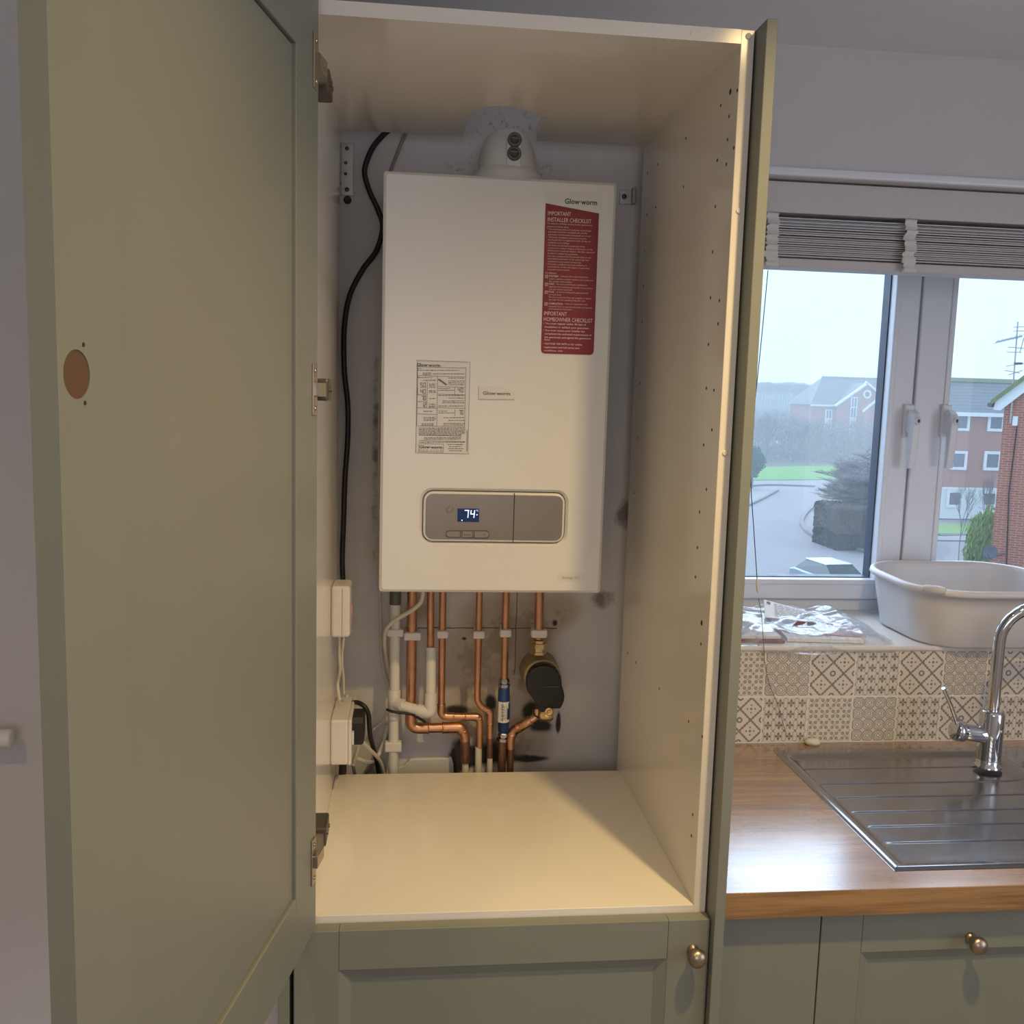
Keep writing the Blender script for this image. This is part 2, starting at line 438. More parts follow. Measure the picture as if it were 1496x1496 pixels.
def dup(o, loc, parent=None):
    c = o.copy(); COL.objects.link(c); c.location = loc; WL[c.name] = V(loc)
    if parent is not None: c.parent = parent; c.location = V(loc) - WL[parent.name]
    for ch in list(o.children):
        d = ch.copy(); COL.objects.link(d); d.parent = c; d.location = ch.location.copy()
        WL[d.name] = V(loc) + ch.location
    return c

#====================================================================== SETTING
XWL, XWR, ZWB, ZWT, YWIN = .52, 1.70, .222, 1.19, .93      # window opening and window plane
XR, XL, YB = 2.3, -1.7, -2.7
struct(B('floor', (XL, YB, ZF - .05), (XR, YW, ZF), M['floor']))
struct(B('ceiling', (XL - .1, YB - .1, ZC), (XR + .1, YWIN + .12, ZC + .05), M['ceil']))
wb = MB()
wb.box((-.3188, YW, ZF), (XWL, YWIN + .1, ZC)); wb.box((XWL, YW, ZF), (XWR, YWIN + .1, ZWB)); wb.box((XWL, YW, ZWT), (XWR, YWIN + .1, ZC)); wb.box((XWR, YW, ZF), (XR, YWIN + .1, ZC))
wall_back = struct(wb.build('wall_back', M['wall'], org=(0, YW, 0)))
# the old plaster behind the boiler is a face of the back wall with its own finish
B('plaster', (-.33, YW - .003, ZF + .5), (.30, YW - .0002, ZC), M['stain'], wall_back)
struct(B('wall_left', (XL, .03, ZF), (-.3188, YWIN + .1, ZC), M['wall']))
struct(B('wall_side', (XL - .1, YB, ZF), (XL, .13, ZC), M['wall']))
struct(B('wall_right', (XR, YB, ZF), (XR + .1, YWIN + .1, ZC), M['wall']))
struct(B('wall_front', (XL, YB - .1, ZF), (XR, YB, ZC), M['wall']))
struct(MB().prism(rrect(YW - .010, 1.1905, YW + .0, 1.2075, .0045, 3), XWL - .2, XR, 0).build('trim_1', M['upvc']))
struct(MB().box((XWL - .02, YW - .012, ZWB), (XWR + .02, YWIN, .232), .003).build('trim_2', mat('painted_sill', (.72, .71, .70), .4, var=.03)))

# tiles of the splashback, each its own piece
proto = {}
rowpat = [('lattice', 'petal', 'leaf', 'octagon', 'petal', 'lattice', 'petal', 'leaf', 'octagon'),
          ('leaf', 'octagon', 'lattice', 'petal', 'lattice', 'octagon', 'lattice', 'petal', 'leaf')]
struct(B('grout', (.40, YW - .0068, .0181), (1.42, YW - .0001, ZWB), mat('grout', (.74, .70, .64), .8, var=.05), wall_back))
for row in range(2):
    for k in range(9):
        kind = rowpat[row][k]; x = .5585 + .1 * k; z = .0195 + .0502 + .1015 * row
        c = (x, YW - .0045, z)
        if kind not in proto:
            me = MB().box((-.049, -.003, -.049), (.049, .003, .049), .0012, 1)
            proto[kind] = me.build('tile', TM[kind], wall_back, org=(0, 0, 0)).data
            o = [q for q in wall_back.children if q.data == proto[kind]][0]
            o.location = V(c) - WL[wall_back.name]
        else: link('tile', proto[kind], c, wall_back)

#====================================================================== TALL CABINET
ZT, YD = 1.2122, .533
cab = thing('tall_cabinet', 'tall kitchen cabinet with white inside and open sage green door around the boiler', 'cabinet', (0, .27, ZF))
sp = B('side_panel', (-.300, 0, ZF + .08), (-.282, YD, ZT + .018), M['white'], cab, .0006, 1)
sp2 = B('side_panel', (.282, 0, ZF + .08), (.300, YD, ZT + .018), M['white'], cab, .0006, 1)
np_ = [at(*c, 2, ZT) for c in ((676, 203), (687, 165), (700, 158), (720, 155), (745, 155), (775, 162), (787, 170), (801, 171), (785, 195), (783, 208))]
top = [(-.282, 0), (.282, 0), (.282, YD), (np_[-1].x, YD)] + [(q.x, q.y) for q in np_[::-1][1:-1]] + [(np_[0].x, YD), (-.282, YD)]
MB().prism(top, ZT, ZT + .018, 2).build('top_panel', M['white'], cab)
B('shelf', (-.282, 0, -.0175), (.282, .505, 0), M['white'], cab, .0006, 1)
B('bottom_panel', (-.282, 0, ZF + .08), (.282, .52, ZF + .098), M['white'], cab)
B('plinth', (-.300, .05, ZF), (.300, .066, ZF + .08), M['green'], cab)
for c in ((1095, 53), (1080, 308), (1060, 662)):
    q = at(*c, 1, -.0005); MB().lathe([(0, .0042), (.0012, .0040), (.0016, .003)], (.2915, 0, q.z), (0, -1, 0), 14).build('screw_cap', M['whiteface'], cab)
q = at(1012, 38, 1, 0); MB().lathe([(0, .003), (.0008, .002)], (q.x, 0, ZT + .009), (0, -1, 0), 12).build('screw_cap', M['whiteface'], cab)
holes = [(1067, 134, 1), (1077, 132), (1053, 154), (1065, 170), (1063, 204), (1072, 216), (1002, 202), (961, 240), (946, 253), (1048, 234), (1061, 240), (998.5, 273),
         (958, 303), (945, 314), (1045, 302), (1041, 368), (942, 367), (1038, 435), (1051, 439), (1049, 473), (940, 418), (938, 470), (1016, 843), (1025, 910, 1),
         (1024, 941), (929, 968), (917, 954), (963, 1006), (1006, 1054), (1026, 1076), (1012, 1190), (1010, 1221), (1035, 503), (1043, 570), (1032, 567),
         (1040, 628), (1028, 650), (1022, 748), (935, 560), (1032, 715), (1019, 800), (926, 720), (931, 640)]
hb = MB()
for h in holes:
    q = at(h[0], h[1], 0, .2819); r = .0042 if len(h) > 2 else .0026
    hb.lathe([(0, r), (.0003, r)], (.2820, q.y, q.z), (-1, 0, 0), 8, False)
tag(hb.build('shelf_peg_holes', M['hole'], cab), kind='stuff')

# open door : local frame u (away from hinge), n (its inner face looks right), z
Q0 = V((-.267, -.020, 0)); ang = R(11.05)
U = V((-math.sin(ang), -math.cos(ang), 0)); Nn = V((math.cos(ang), -math.sin(ang), 0))
def dloc(u, n, z): return Q0 + U * u + Nn * n + V((0, 0, z))
def dbox(u0, u1, n0, n1, z0, z1, bev=.001, seg=2):
    mb = MB().box((u0, n0, z0), (u1, n1, z1), bev, seg); mb.v = [dloc(p.x, p.y, p.z) for p in mb.v]; return mb
DW, DZ0, DZ1 = .600, -.006, 1.232
mb = dbox(.0892, DW - .0892, -.017, -.0045, .0866, 1.1378, .0005, 1); mb2 = dbox(.08, DW - .08, -.0195, -.0168, .075, 1.15, .0003, 1)
door = mb.add(mb2.v, mb2.f).build('door', M['green'], cab)
stile_free = MB()      # free stile with a drilled cup hole: ring of faces round the hole
S0, S1, HZ, HU, HR = DW - .087, DW, .747, .576, .0172
n = 40; ring = [(HU + HR * math.cos(2 * math.pi * k / n), HZ + HR * math.sin(2 * math.pi * k / n)) for k in range(n)]
bm = bmesh.new()
zz0, zz1 = HZ - .023, HZ + .023
def fq(pts, nn): return bm.faces.new([bm.verts.new(dloc(p[0], nn, p[1])) for p in pts])
outer = []
for k in range(n):
    c, s_ = math.cos(2 * math.pi * k / n), math.sin(2 * math.pi * k / n)
    t = min(((S1 - HU) if c > 0 else (HU - S0)) / max(abs(c), 1e-6), .023 / max(abs(s_), 1e-6)); outer.append((HU + c * t, HZ + s_ * t))
for k in range(n):
    k2 = (k + 1) % n; fq((ring[k], outer[k], outer[k2], ring[k2]), 0)
    bm.faces.new([bm.verts.new(dloc(ring[i][0], nn, ring[i][1])) for i, nn in ((k, 0), (k2, 0), (k2, -.0125), (k, -.0125))])
for (u0, u1, z0, z1) in ((S0, S1, DZ0, zz0), (S0, S1, zz1, DZ1)): fq(((u0, z0), (u1, z0), (u1, z1), (u0, z1)), 0)
# corner fill of the band round the hole
for (uu, zz) in ((S0, zz0), (S1, zz0), (S0, zz1), (S1, zz1)):
    o = min(outer, key=lambda p: (abs(p[0] - uu) > 1e-6) * 9 + abs(p[1] - zz)); o2 = min(outer, key=lambda p: (abs(p[1] - zz) > 1e-6) * 9 + abs(p[0] - uu))
    if o != o2: fq(((uu, zz), o, o2), 0)
fq(((S0, DZ0), (S0, DZ1), (S1, DZ1), (S1, DZ0)), -.02)
for (pa, pb) in (((S1, DZ0), (S1, DZ1)), ((S0, DZ0), (S0, DZ1)), ((S0, DZ0), (S1, DZ0)), ((S0, DZ1), (S1, DZ1))):
    bm.faces.new([bm.verts.new(dloc(*p)) for p in ((pa[0], 0, pa[1]), (pb[0], 0, pb[1]), (pb[0], -.02, pb[1]), (pa[0], -.02, pa[1]))])
bmesh.ops.remove_doubles(bm, verts=bm.verts, dist=1e-5); bmesh.ops.recalc_face_normals(bm, faces=bm.faces)
MB().frombm(bm).build('stile', M['green'], door)
# floor of the cup hole and its lining of raw board
mb = MB().lathe([(0, .0002), (0, .0171), (.0118, .01715)], (0, 0, 0), (0, 1, 0), 40)
mb.v = [dloc(HU + p.x, -.0124 + p.y, HZ + p.z) for p in mb.v]; mb.build('cup_hole', M['mdf'], door)
for zz in (.765 + .003, .730 - .003):
    mb = MB().lathe([(0, .0017), (.0003, .0017)], (0, 0, 0), (0, 1, 0), 10, False); mb.v = [dloc(HU - .0095 + p.x, p.y, zz + p.z) for p in mb.v]; mb.build('pilot_hole', M['hole'], door)
dbox(0, .087, -.02, 0, DZ0, DZ1, .0012).build('stile', M['green'], door)
dbox(.0868, S0 + .0002, -.02, 0, DZ0, .085, .0012).build('rail', M['green'], door)
dbox(.0868, S0 + .0002, -.02, 0, 1.140, DZ1, .0012).build('rail', M['green'], door)
# concealed hinges: plate on the door, bright arm, dark body screwed to the side panel
for zz in [at(*c, 1, -.035).z for c in ((458, 89), (458, 569), (456, 1258))]:
    mb = dbox(.006, .024, 0, .0022, zz - .033, zz + .033, .0018)
    for dz in (-.024, .024): mb.lathe([(0, .0032), (.0012, .0024), (.0016, .0006)], dloc(.015, .0022, zz + dz), Nn, 10)
    mb.build('hinge_plate', M['nickel'], door)
    a0 = dloc(.016, .001, zz); a1 = V((-.262, .014, zz)); mid = V((-.247, -.016, zz))
    mb = MB()
    poly = [dloc(.019, .001, zz), dloc(.019, .008, zz), V((-.2590, -.020, zz)), V((-.2570, -.008, zz)), V((-.2620, .036, zz)), V((-.2740, .036, zz)), V((-.2690, -.008, zz)), dloc(.008, .001, zz)]
    mb.prism([(p.x, p.y) for p in poly], zz - .009, zz + .009, 2, .0012); mb.build('hinge_arm', M['nickel'], door)
    mb = MB().box((-.2818, .034, zz - .015), (-.258, .086, zz + .015), .003).box((-.2818, .048, zz - .026), (-.2795, .072, zz + .026), .001)
    for yy in (.05, .072): mb.lathe([(0, .0035), (.002, .003)], (-.258, yy, zz), (1, 0, 0), 10)
    mb.build('hinge_body', M['darknickel'], door)

def shaker(name, x0, x1, z0, z1, yf, parent, sw=.060, rw=.056, th=.020, mats=M['green'], org=None):
    """framed front with chamfered inner edge facing -y; returns the part (its sunk panel)"""
    ch, dp = .017, .009
    xi0, xi1, zi0, zi1 = x0 + sw, x1 - sw, z0 + rw, z1 - rw
    bm = bmesh.new()
    L0 = [bm.verts.new((x, yf + .0004, z)) for x, z in ((xi0, zi0), (xi1, zi0), (xi1, zi1), (xi0, zi1))]
    L1 = [bm.verts.new((x, yf + dp, z)) for x, z in ((xi0 + ch, zi0 + ch), (xi1 - ch, zi0 + ch), (xi1 - ch, zi1 - ch), (xi0 + ch, zi1 - ch))]
    for i in range(4): bm.faces.new((L0[i], L0[(i + 1) % 4], L1[(i + 1) % 4], L1[i]))
    bm.faces.new(L1)
    Bk = [bm.verts.new((x, yf + th - .002, z)) for x, z in ((xi0, zi0), (xi1, zi0), (xi1, zi1), (xi0, zi1))]
    bm.faces.new(Bk[::-1])
    for i in range(4): bm.faces.new((L0[i], Bk[i], Bk[(i + 1) % 4], L0[(i + 1) % 4]))
    bmesh.ops.recalc_face_normals(bm, faces=bm.faces)
    d = MB().frombm(bm).build(name, mats, parent)
    B('stile', (x0, yf, z0), (xi0, yf + th, z1), mats, d, .0012); B('stile', (xi1, yf, z0), (x1, yf + th, z1), mats, d, .0012)
    B('rail', (xi0 + .0002, yf, zi1), (xi1 - .0002, yf + th, z1), mats, d, .0010); B('rail', (xi0 + .0002, yf, z0), (xi1 - .0002, yf + th, zi0), mats, d, .0010)
    return d
def knob(p, parent):
    """turned knob on a short neck, standing out towards the room"""
    prof = [(0, .0085), (.003, .0085), (.0045, .0062), (.011, .0056), (.014, .0085), (.017, .0118), (.021, .0138), (.025, .0136), (.029, .0112), (.032, .006), (.0328, .0002)]
    MB().lathe(prof, p, (0, -1, 0), 28).build('knob', M['pewter'], parent)
ldoor = shaker('door', -.297, .301, ZF + .08, -.0105, -.022, cab, .062, .060)
q = at(1011, 1387, 1, -.035); knob((.277, -.022, -.057), ldoor)

# cover panels beside the tall cabinet
p = B('cover_panel', (.3025, -.037, ZF), (.3175, .602, 1.2320), M['green'], None, .0008, 1)
tag(p, 'narrow sage green end panel standing right of the tall cabinet', 'end panel')
p = B('cover_panel', (-.3185, -.024, ZF), (-.3030, .602, 1.2320), M['green'], None, .0008, 1)
tag(p, 'sage green end panel between the open door and the left wall', 'end panel')

#====================================================================== BOILER
X0, X1, Z0, Z1, YF = -.1976, .2009, .3895, 1.1095, .375
boiler = thing('boiler', 'white wall hung combi boiler with red checklist sticker and grey control panel', 'boiler', (0, .5, Z0))
# front casing with a recess for the control panel
def bx(px, py): return at(px, py, 1, YF)
c0 = bx(613, 798); c1 = bx(831, 713)
cx0, cx1, cz0, cz1 = bx(613, 755).x, bx(830, 755).x, bx(720, 797).z, bx(720, 714).z
bm = bmesh.new()
def loopv(P, y): return [bm.verts.new((p[0], y, p[1])) for p in P]
NN = 5
Pout = rrect(X0, Z0, X1, Z1, .006, NN); Pin = rrect(X0 + .005, Z0 + .005, X1 - .005, Z1 - .005, .006, NN)
Hole = rrect(cx0, cz0, cx1, cz1, .022, NN); Hole2 = rrect(cx0 + .0045, cz0 + .0045, cx1 - .0045, cz1 - .0045, .019, NN)
lb = loopv(Pout, .585); la = loopv(Pout, YF + .005); lf = loopv(Pin, YF); lh = loopv(Hole, YF); lh2 = loopv(Hole2, YF + .006); lh3 = loopv(Hole2, YF + .020)
def strip(a, b):
    k = len(a)
    for i in range(k): bm.faces.new((a[i], a[(i + 1) % k], b[(i + 1) % k], b[i]))
strip(lb, la); strip(la, lf); strip(lf, lh); strip(lh, lh2); strip(lh2, lh3); bm.faces.new(lh3); bm.faces.new(lb)
bmesh.ops.recalc_face_normals(bm, faces=bm.faces)
MB().frombm(bm).build('casing', M['boiler'], boiler)
B('back_frame', (X0 + .03, .585, Z0 + .03), (X1 - .03, .6015, Z1 - .03), M['galv'], boiler)
# control panel
yy = YF + .002
cpn = MB().prism(rrect(cx0 + .0065, cz0 + .0065, cx1 - .0065, cz1 - .0065, .017), YF + .019, YF - .001, 1, .003).build('control_panel', M['boilerplastic'], boiler)
fx0, fx1, fz0, fz1 = cx0 + .0105, cx1 - .0105, cz0 + .0105, cz1 - .0105
sx = bx(750.4, 757).x
def fascia(x0, x1, name):
    P = [q for q in rrect(fx0, fz0, fx1, fz1, .013)]
    P = [(min(max(q[0], x0), x1), q[1]) for q in P]
    Pn = [P[0]]
    for q in P[1:]:
        if (V(q) - V(Pn[-1])).length > 1e-6: Pn.append(q)
    if (V(Pn[0]) - V(Pn[-1])).length < 1e-6: Pn.pop()
    return MB().prism(Pn, YF - .0005, YF - .0022, 1, .0006).build(name, M['fascia'], cpn)
fascia(fx0, sx - .0005, 'fascia'); fascia(sx + .0005, fx1, 'flap')
ys = YF - .0023
B('seam', (sx - .0006, YF - .0019, cz0 + .007), (sx + .0006, YF + .001, cz1 - .007), M['hole'], cpn)
d0, d1 = bx(668, 762), bx(700, 743)
B('display', (d0.x, ys - .0004, d0.z), (d1.x, ys + .001, d1.z), M['lcd'], cpn)
def seg7(ch, x, z, w, h, t, mb, y, slant=.08):
    S7 = {'7': 'abc', '4': 'fgbc', '0': 'abcdef', '5': 'afgcd', '1': 'bc', '2': 'abged'}[ch]
    g = t * .25
    box = {'a': (0, h - t, w, h), 'd': (0, 0, w, t), 'g': (0, h / 2 - t / 2, w, h / 2 + t / 2), 'f': (0, h / 2 + g, t, h - g), 'b': (w - t, h / 2 + g, w, h - g), 'e': (0, g, t, h / 2 - g), 'c': (w - t, g, w, h / 2 - g)}
    for k in S7:
        a, b, c, d = box[k]; sl = lambda zz: slant * zz
        mb.quad((x + a + sl(b), y, z + b), (x + c + sl(b), y, z + b), (x + c + sl(d), y, z + d), (x + a + sl(d), y, z + d))
dw = d1.x - d0.x; dh = d1.z - d0.z
for ch, u_ in (('7', .30), ('4', .58)):
    mb = MB(); seg7(ch, d0.x + dw * u_, d0.z + dh * .30, dw * .20, dh * .60, .0016, mb, ys - .0008); mb.build('digit', M['lcdtext'], cpn)
for u_, w_ in ((.21, .12), (.90, .55)):
    MB().lathe([(0, .0011), (.0001, .0011)], (d0.x + dw * u_, ys - .0007, d0.z + dh * w_), (0, -1, 0), 8, False).build('symbol', M['lcdtext'], cpn)
text('lettering', '°C', d0.x + dw * .85, d0.z + dh * .80, ys - .0008, dw * .11, .0028, M['lcdtext'], cpn)
q = bx(657, 744.5)
MB().lathe([(0, .0062), (.001, .0060), (.001, .0047), (.0004, .0046), (.0016, .0040), (.0018, .002)], (q.x, ys, q.z), (0, -1, 0), 20).build('power_button', M['fascia_btn'], cpn)
def key(pa, pb, rl, rr):
    a, b = bx(*pa), bx(*pb); zc = (a.z + b.z) / 2; h = (b.z - a.z) / 2
    P = []
    P += [(b.x - rr + rr * math.cos(R(t)), zc + h * math.sin(R(t))) for t in range(-90, 91, 18)] if rr else [(b.x, a.z), (b.x, b.z)]
    P += [(a.x + rl + rl * math.cos(R(t)), zc + h * math.sin(R(t))) for t in range(90, 271, 18)] if rl else [(a.x, b.z), (a.x, a.z)]
    MB().prism([(x + (x - (a.x + b.x) / 2) * .11, z + (z - zc) * .34) for x, z in P], ys + .0005, ys - .0004, 1).build('button_surround', M['darknickel'], cpn)
    MB().prism(P, ys, ys - .0016, 1, .0005).build('button', M['fascia_btn'], cpn)
key((652, 784), (672, 776), .006, 0); key((675, 784.5), (690, 776), 0, 0); key((693, 785), (714, 776), 0, .006)
q = bx(657, 781); text('lettering', '-', q.x, q.z, ys - .0018, .003, .004, M['ink'], cpn)
q = bx(706, 782); text('lettering', '+', q.x, q.z, ys - .0018, .003, .004, M['ink'], cpn)
q = bx(677, 781.5); text('lettering', 'mode', q.x, q.z, ys - .0018, .013, .0022, M['ink'], cpn)
# raised badge with a stepped corner
def bp(cx, cy): q = bx(590 + cx / 8.311, 510 + cy / 8.311); return (q.x, q.z)
bdg = MB().prism([bp(*c) for c in ((905, 610), (905, 445), (1200, 452), (1245, 482), (1340, 512), (1345, 612))], YF - .0002, YF - .0030, 1, .0012).build('badge', M['boilerplastic'], boiler)
a = bp(958, 556); b_ = bp(1288, 556); text('lettering', 'Glow·worm', a[0], a[1] + .0005, YF - .0033, b_[0] - a[0], .0058, M['ink'], bdg, bold=.012)
# red checklist sticker
yl = YF - .0004
tl, tr, br, bl = bx(797, 282), bx(881, 286), bx(866, 518), bx(789, 517)
rx0, rx1 = bx(797, 300).x, bx(875, 312).x; zb = bx(828, 517.5).z
B('sticker', (rx0 - .001, yl - .0002, bx(800, 300).z - .004), (bx(880, 300).x, yl + .0004, bx(850, 281).z), M['labelpaper'], boiler)
st = MB().prism([(rx0, bx(797, 297).z), (rx0, zb + .006), (rx0 + .0018, zb + .0018), (rx0 + .006, zb), (rx1 - .006, zb), (rx1 - .0018, zb + .0018), (rx1, zb + .006), (rx1, bx(875, 312).z)], yl - .0005, yl + .0003, 1).build('sticker', M['red'], boiler)
st['label'] = 'red checklist sticker with white print'
yt = yl - .0009
def tx(s, pa, pbx, h, m=M['whiteink'], par=st, bold=0.):
    a = bx(*pa); w = bx(pbx, pa[1]).x - a.x
    return text('lettering', s, a.x, a.z, yt, w, h, m, par, bold=bold)
a = bx(825, 297.5); text('lettering', 'Glow·worm', a.x, a.z, yt, bx(872, 300).x - a.x, .0085, M['ink'], boiler, bold=.014)
tx('IMPORTANT', (800.5, 314.5), 834, .0068); tx('INSTALLER CHECKLIST', (800, 323.5), 864, .0068)
lines = [('To ensure validity of the boiler guarantee,', 327.9, 866, 0), ('please confirm that:', 332.4, 831, 0),
 ('• The technical points and conditions of the boiler', 336.2, 864, 0), ('guarantee have been complied with and the', 340.1, 858, 1), ('guarantee card has been completed and stored', 344.1, 863, 1),
 ('• The boiler installation documents and the', 348.0, 857, 0), ('benchmark form is registered within 30 days of', 351.9, 863, 1), ('installation to the building.', 355.8, 832, 1),
 ('• The boiler was flushed to treatment of the', 359.8, 855, 0), ('treatment or system cleaning of the boiler on the', 363.7, 866, 1), ('homeowner is understanding as a Gas Safe registered', 367.6, 869, 1), ('installer to validate the guarantee.', 371.6, 845, 1),
 ('• You have completed the benchmark logbook and', 375.5, 864, 0), ('advised the homeowner of the need to get their', 379.4, 862, 1), ('completed at each annual service visit.', 383.4, 850, 1),
 ('• The boiler installation has been notified to a', 387.3, 858, 0), ('local authority via Gas Safe register or governing', 391.2, 862, 1), ('competent person scheme.', 395.1, 834, 1)]
for s_, y_, xe, ind in lines:
    tx(s_, (799.5 + ind * 1.8 - (y_ - 328) * .028, y_ - .6), xe - (y_ - 328) * .02, .0024)
tx('In addition:', (797, 399.6), 813, .0024, bold=.01)
cks = [(401.1, 'SYSTEM', ['- Have you thoroughly flushed the', 'system, added a suitable inhibitor and confirmed', 'the system water quality?']),
       (412.6, 'GAS', ['- Have you tested the gas installation for', 'tightness and tested the gas supply in accordance', 'with the relevant standards?']),
       (424.1, 'FLUE', ['- Is the flue adequately supported and', 'correctly sized?', 'Please ensure the flue gas analysis is taken', 'through the flue sampling plug after use']),
       (441.3, 'COMPLETION', ['- Have you explained to the', 'customer how to operate the boiler and use the', 'controls and handed over all documentation?'])]
ck = MB()
for y_, hd, ls in cks:
    a = bx(796.2 - (y_ - 400) * .018, y_ + 4.2); w_ = .0052; t_ = .0008
    for (u0, v0, u1, v1) in ((0, 0, w_, t_), (0, w_ - t_, w_, w_), (0, 0, t_, w_), (w_ - t_, 0, w_, w_)):
        ck.quad((a.x + u0, yt, a.z + v0 - .001), (a.x + u1, yt, a.z + v0 - .001), (a.x + u1, yt, a.z + v1 - .001), (a.x + u0, yt, a.z + v1 - .001))
    ck.quad((a.x + .0012, yt, a.z + .001), (a.x + .0018, yt, a.z + .0004), (a.x + .0044, yt, a.z + .003), (a.x + .0040, yt, a.z + .0034))
    xw = {'SYSTEM': 815, 'GAS': 809, 'FLUE': 809, 'COMPLETION': 822}[hd]
    tx(hd, (802 - (y_ - 400) * .018, y_ + 3.4), xw, .0030, bold=.015)
    for i, l in enumerate(ls):
        xs = xw + 2.5 if i == 0 else 802
        xe = (859, 866, 836, 856)[i] if hd != 'FLUE' else (859, 820, 864, 855)[i]
        tx(l, (xs - (y_ - 400) * .018, y_ + 3.4 + 3.7 * i), xe - (y_ - 400) * .02, .0023)
ck.build('tick_boxes', M['whiteink'], st)
tx('IMPORTANT', (794.6, 460.5), 828, .0068); tx('HOMEOWNER CHECKLIST', (794.2, 469), 865.5, .0068)
hl = [('• You must register within 30 days of', 473.5, 856), ('  installation to validate your guarantee', 478.6, 860), ('• You must ensure your installer has', 483.5, 854), ('  completed the technical requirements of', 488.6, 864),
      ('  the guarantee and signed the guarantee', 493.6, 863), ('  form', 497.4, 803), ('• Call 0330 100 3679 or for online', 503, 850), ('  registration and full terms and', 508.2, 846), ('  conditions, visit:', 513, 822)]
for i, (s_, y_, xe) in enumerate(hl):
    ind = 1.8 if s_[0] == ' ' else 0
    tx(s_.strip(), (794 + ind - (y_ - 473) * .03, y_), xe, .0030, bold=.012)
# settings label
def lp(cx, cy): q = bx(590 + cx / 8.311, 510 + cy / 8.311); return (q.x, q.z)
a = lp(150, 1265); b_ = lp(787, 148)
lab = B('sticker', (a[0] - .0012, yl - .0001, a[1]), (b_[0], yl + .0004, b_[1]), M['labelpaper'], boiler); lab['label'] = 'white settings label with small grey tables'
def rule(mb, ca, cb, t=.0004):
    p, q = lp(*ca), lp(*cb)
    if abs(p[1] - q[1]) < abs(p[0] - q[0]): z = (p[1] + q[1]) / 2; mb.quad((p[0], yt, z - t), (q[0], yt, z - t), (q[0], yt, z + t), (p[0], yt, z + t))
    else: x = (p[0] + q[0]) / 2; mb.quad((x - t, yt, p[1]), (x + t, yt, p[1]), (x + t, yt, q[1]), (x - t, yt, q[1]))
def print_line(mb, c0, c1, cy, t=.00055):
    """a line of print too small to read: word-length marks"""
    x = c0
    while x < c1:
        w = random.uniform(14, 42); rule(mb, (x, cy), (min(x + w, c1), cy), t * random.uniform(.7, 1.15)); x += w + 7
mb = MB()
for (ca, cb) in (((150, 148), (785, 150)), ((150, 148), (160, 1265)), ((787, 150), (795, 1265)), ((160, 1265), (795, 1265)),
                 ((155, 222), (742, 222)), ((742, 222), (748, 935)), ((160, 222), (165, 935)), ((160, 330), (742, 330)), ((402, 330), (408, 935)), ((165, 715), (402, 715)),
                 ((165, 790), (402, 790)), ((165, 938), (748, 938)), ((410, 460), (742, 460)), ((410, 550), (742, 550)), ((410, 715), (742, 715)), ((618, 460), (620, 550)),
                 ((618, 735), (622, 815)), ((180, 1050), (705, 1050)), ((180, 1115), (748, 1115)), ((182, 1150), (480, 1150)), ((182, 1245), (480, 1245)), ((182, 1150), (182, 1245)), ((480, 1150), (480, 1245)),
                 ((168, 470), (168, 560)), ((280, 390), (285, 715)), ((168, 555), (280, 555)), ((168, 638), (280, 638))):
    rule(mb, ca, cb, .00028)
for (c0_, c1_, cy) in ((165, 215, 236), (165, 680, 258), (230, 330, 292), (230, 325, 310), (350, 735, 300), (165, 345, 345), (235, 385, 378), (540, 735, 352), (540, 735, 388), (540, 735, 410), (540, 735, 432), (420, 560, 478), (420, 610, 500),
                      (305, 385, 425), (305, 385, 445), (305, 385, 463), (305, 385, 508), (305, 385, 526), (305, 385, 600), (305, 385, 668), (305, 385, 690), (305, 385, 704), (240, 345, 755),
                      (240, 385, 830), (240, 385, 848), (240, 370, 866), (215, 370, 905), (215, 360, 922), (420, 735, 562), (540, 735, 594), (470, 735, 630), (470, 735, 652), (420, 735, 690), (420, 530, 752), (420, 610, 774),
                      (480, 735, 832), (540, 735, 866), (480, 735, 903), (480, 735, 922), (182, 745, 958), (182, 745, 976), (182, 745, 994), (182, 745, 1010), (182, 745, 1027), (182, 700, 1042), (245, 690, 1076), (245, 690, 1092), (182, 745, 1130),
                      (530, 720, 1158), (550, 700, 1184), (540, 720, 1208), (550, 700, 1234)): print_line(mb, c0_, c1_, cy)
for k in range(5): rule(mb, (415 + k * 20, 372 + k * 14), (445 + k * 20, 372 + k * 14), .0011)
rule(mb, (765, 985), (768, 1240), .0005)
mb.build('print', M['greyink'], lab)
a, b_ = lp(158, 207), lp(440, 207); text('lettering', 'Glow·worm', a[0], a[1], yt, b_[0] - a[0], .0052, M['ink'], lab, bold=.012)
a, b_ = lp(190, 1203), lp(465, 1203); text('lettering', 'Glow·worm', a[0], a[1], yt, b_[0] - a[0], .0052, M['ink'], lab, bold=.012)
a, b_ = lp(192, 1230), lp(465, 1230); text('lettering', 'S E R V I C E', a[0], a[1], yt, b_[0] - a[0], .0017, M['greyink'], lab)
for s_, cx, cy, w_ in (('50', 200, 465, 68), ('40', 200, 542, 68), ('70', 215, 622, 54), ('12', 222, 705, 48), ('40', 655, 525, 66), ('70', 668, 795, 54)):
    mb = MB()
    for i, ch in enumerate(s_):
        a = lp(cx + i * w_ * .55, cy); b_ = lp(cx + i * w_ * .55 + w_ * .42, cy - 55); seg7(ch, a[0], a[1], b_[0] - a[0], b_[1] - a[1], .0007, mb, yt, .0)
    mb.build('number', M['ink'], lab)
a, b_ = bx(815, 849), bx(854, 837)
e = B('sticker', (a.x, yl - .0001, a.z), (b_.x, yl + .0004, b_.z), M['labelpaper'], boiler); e['label'] = 'small pale rating label'
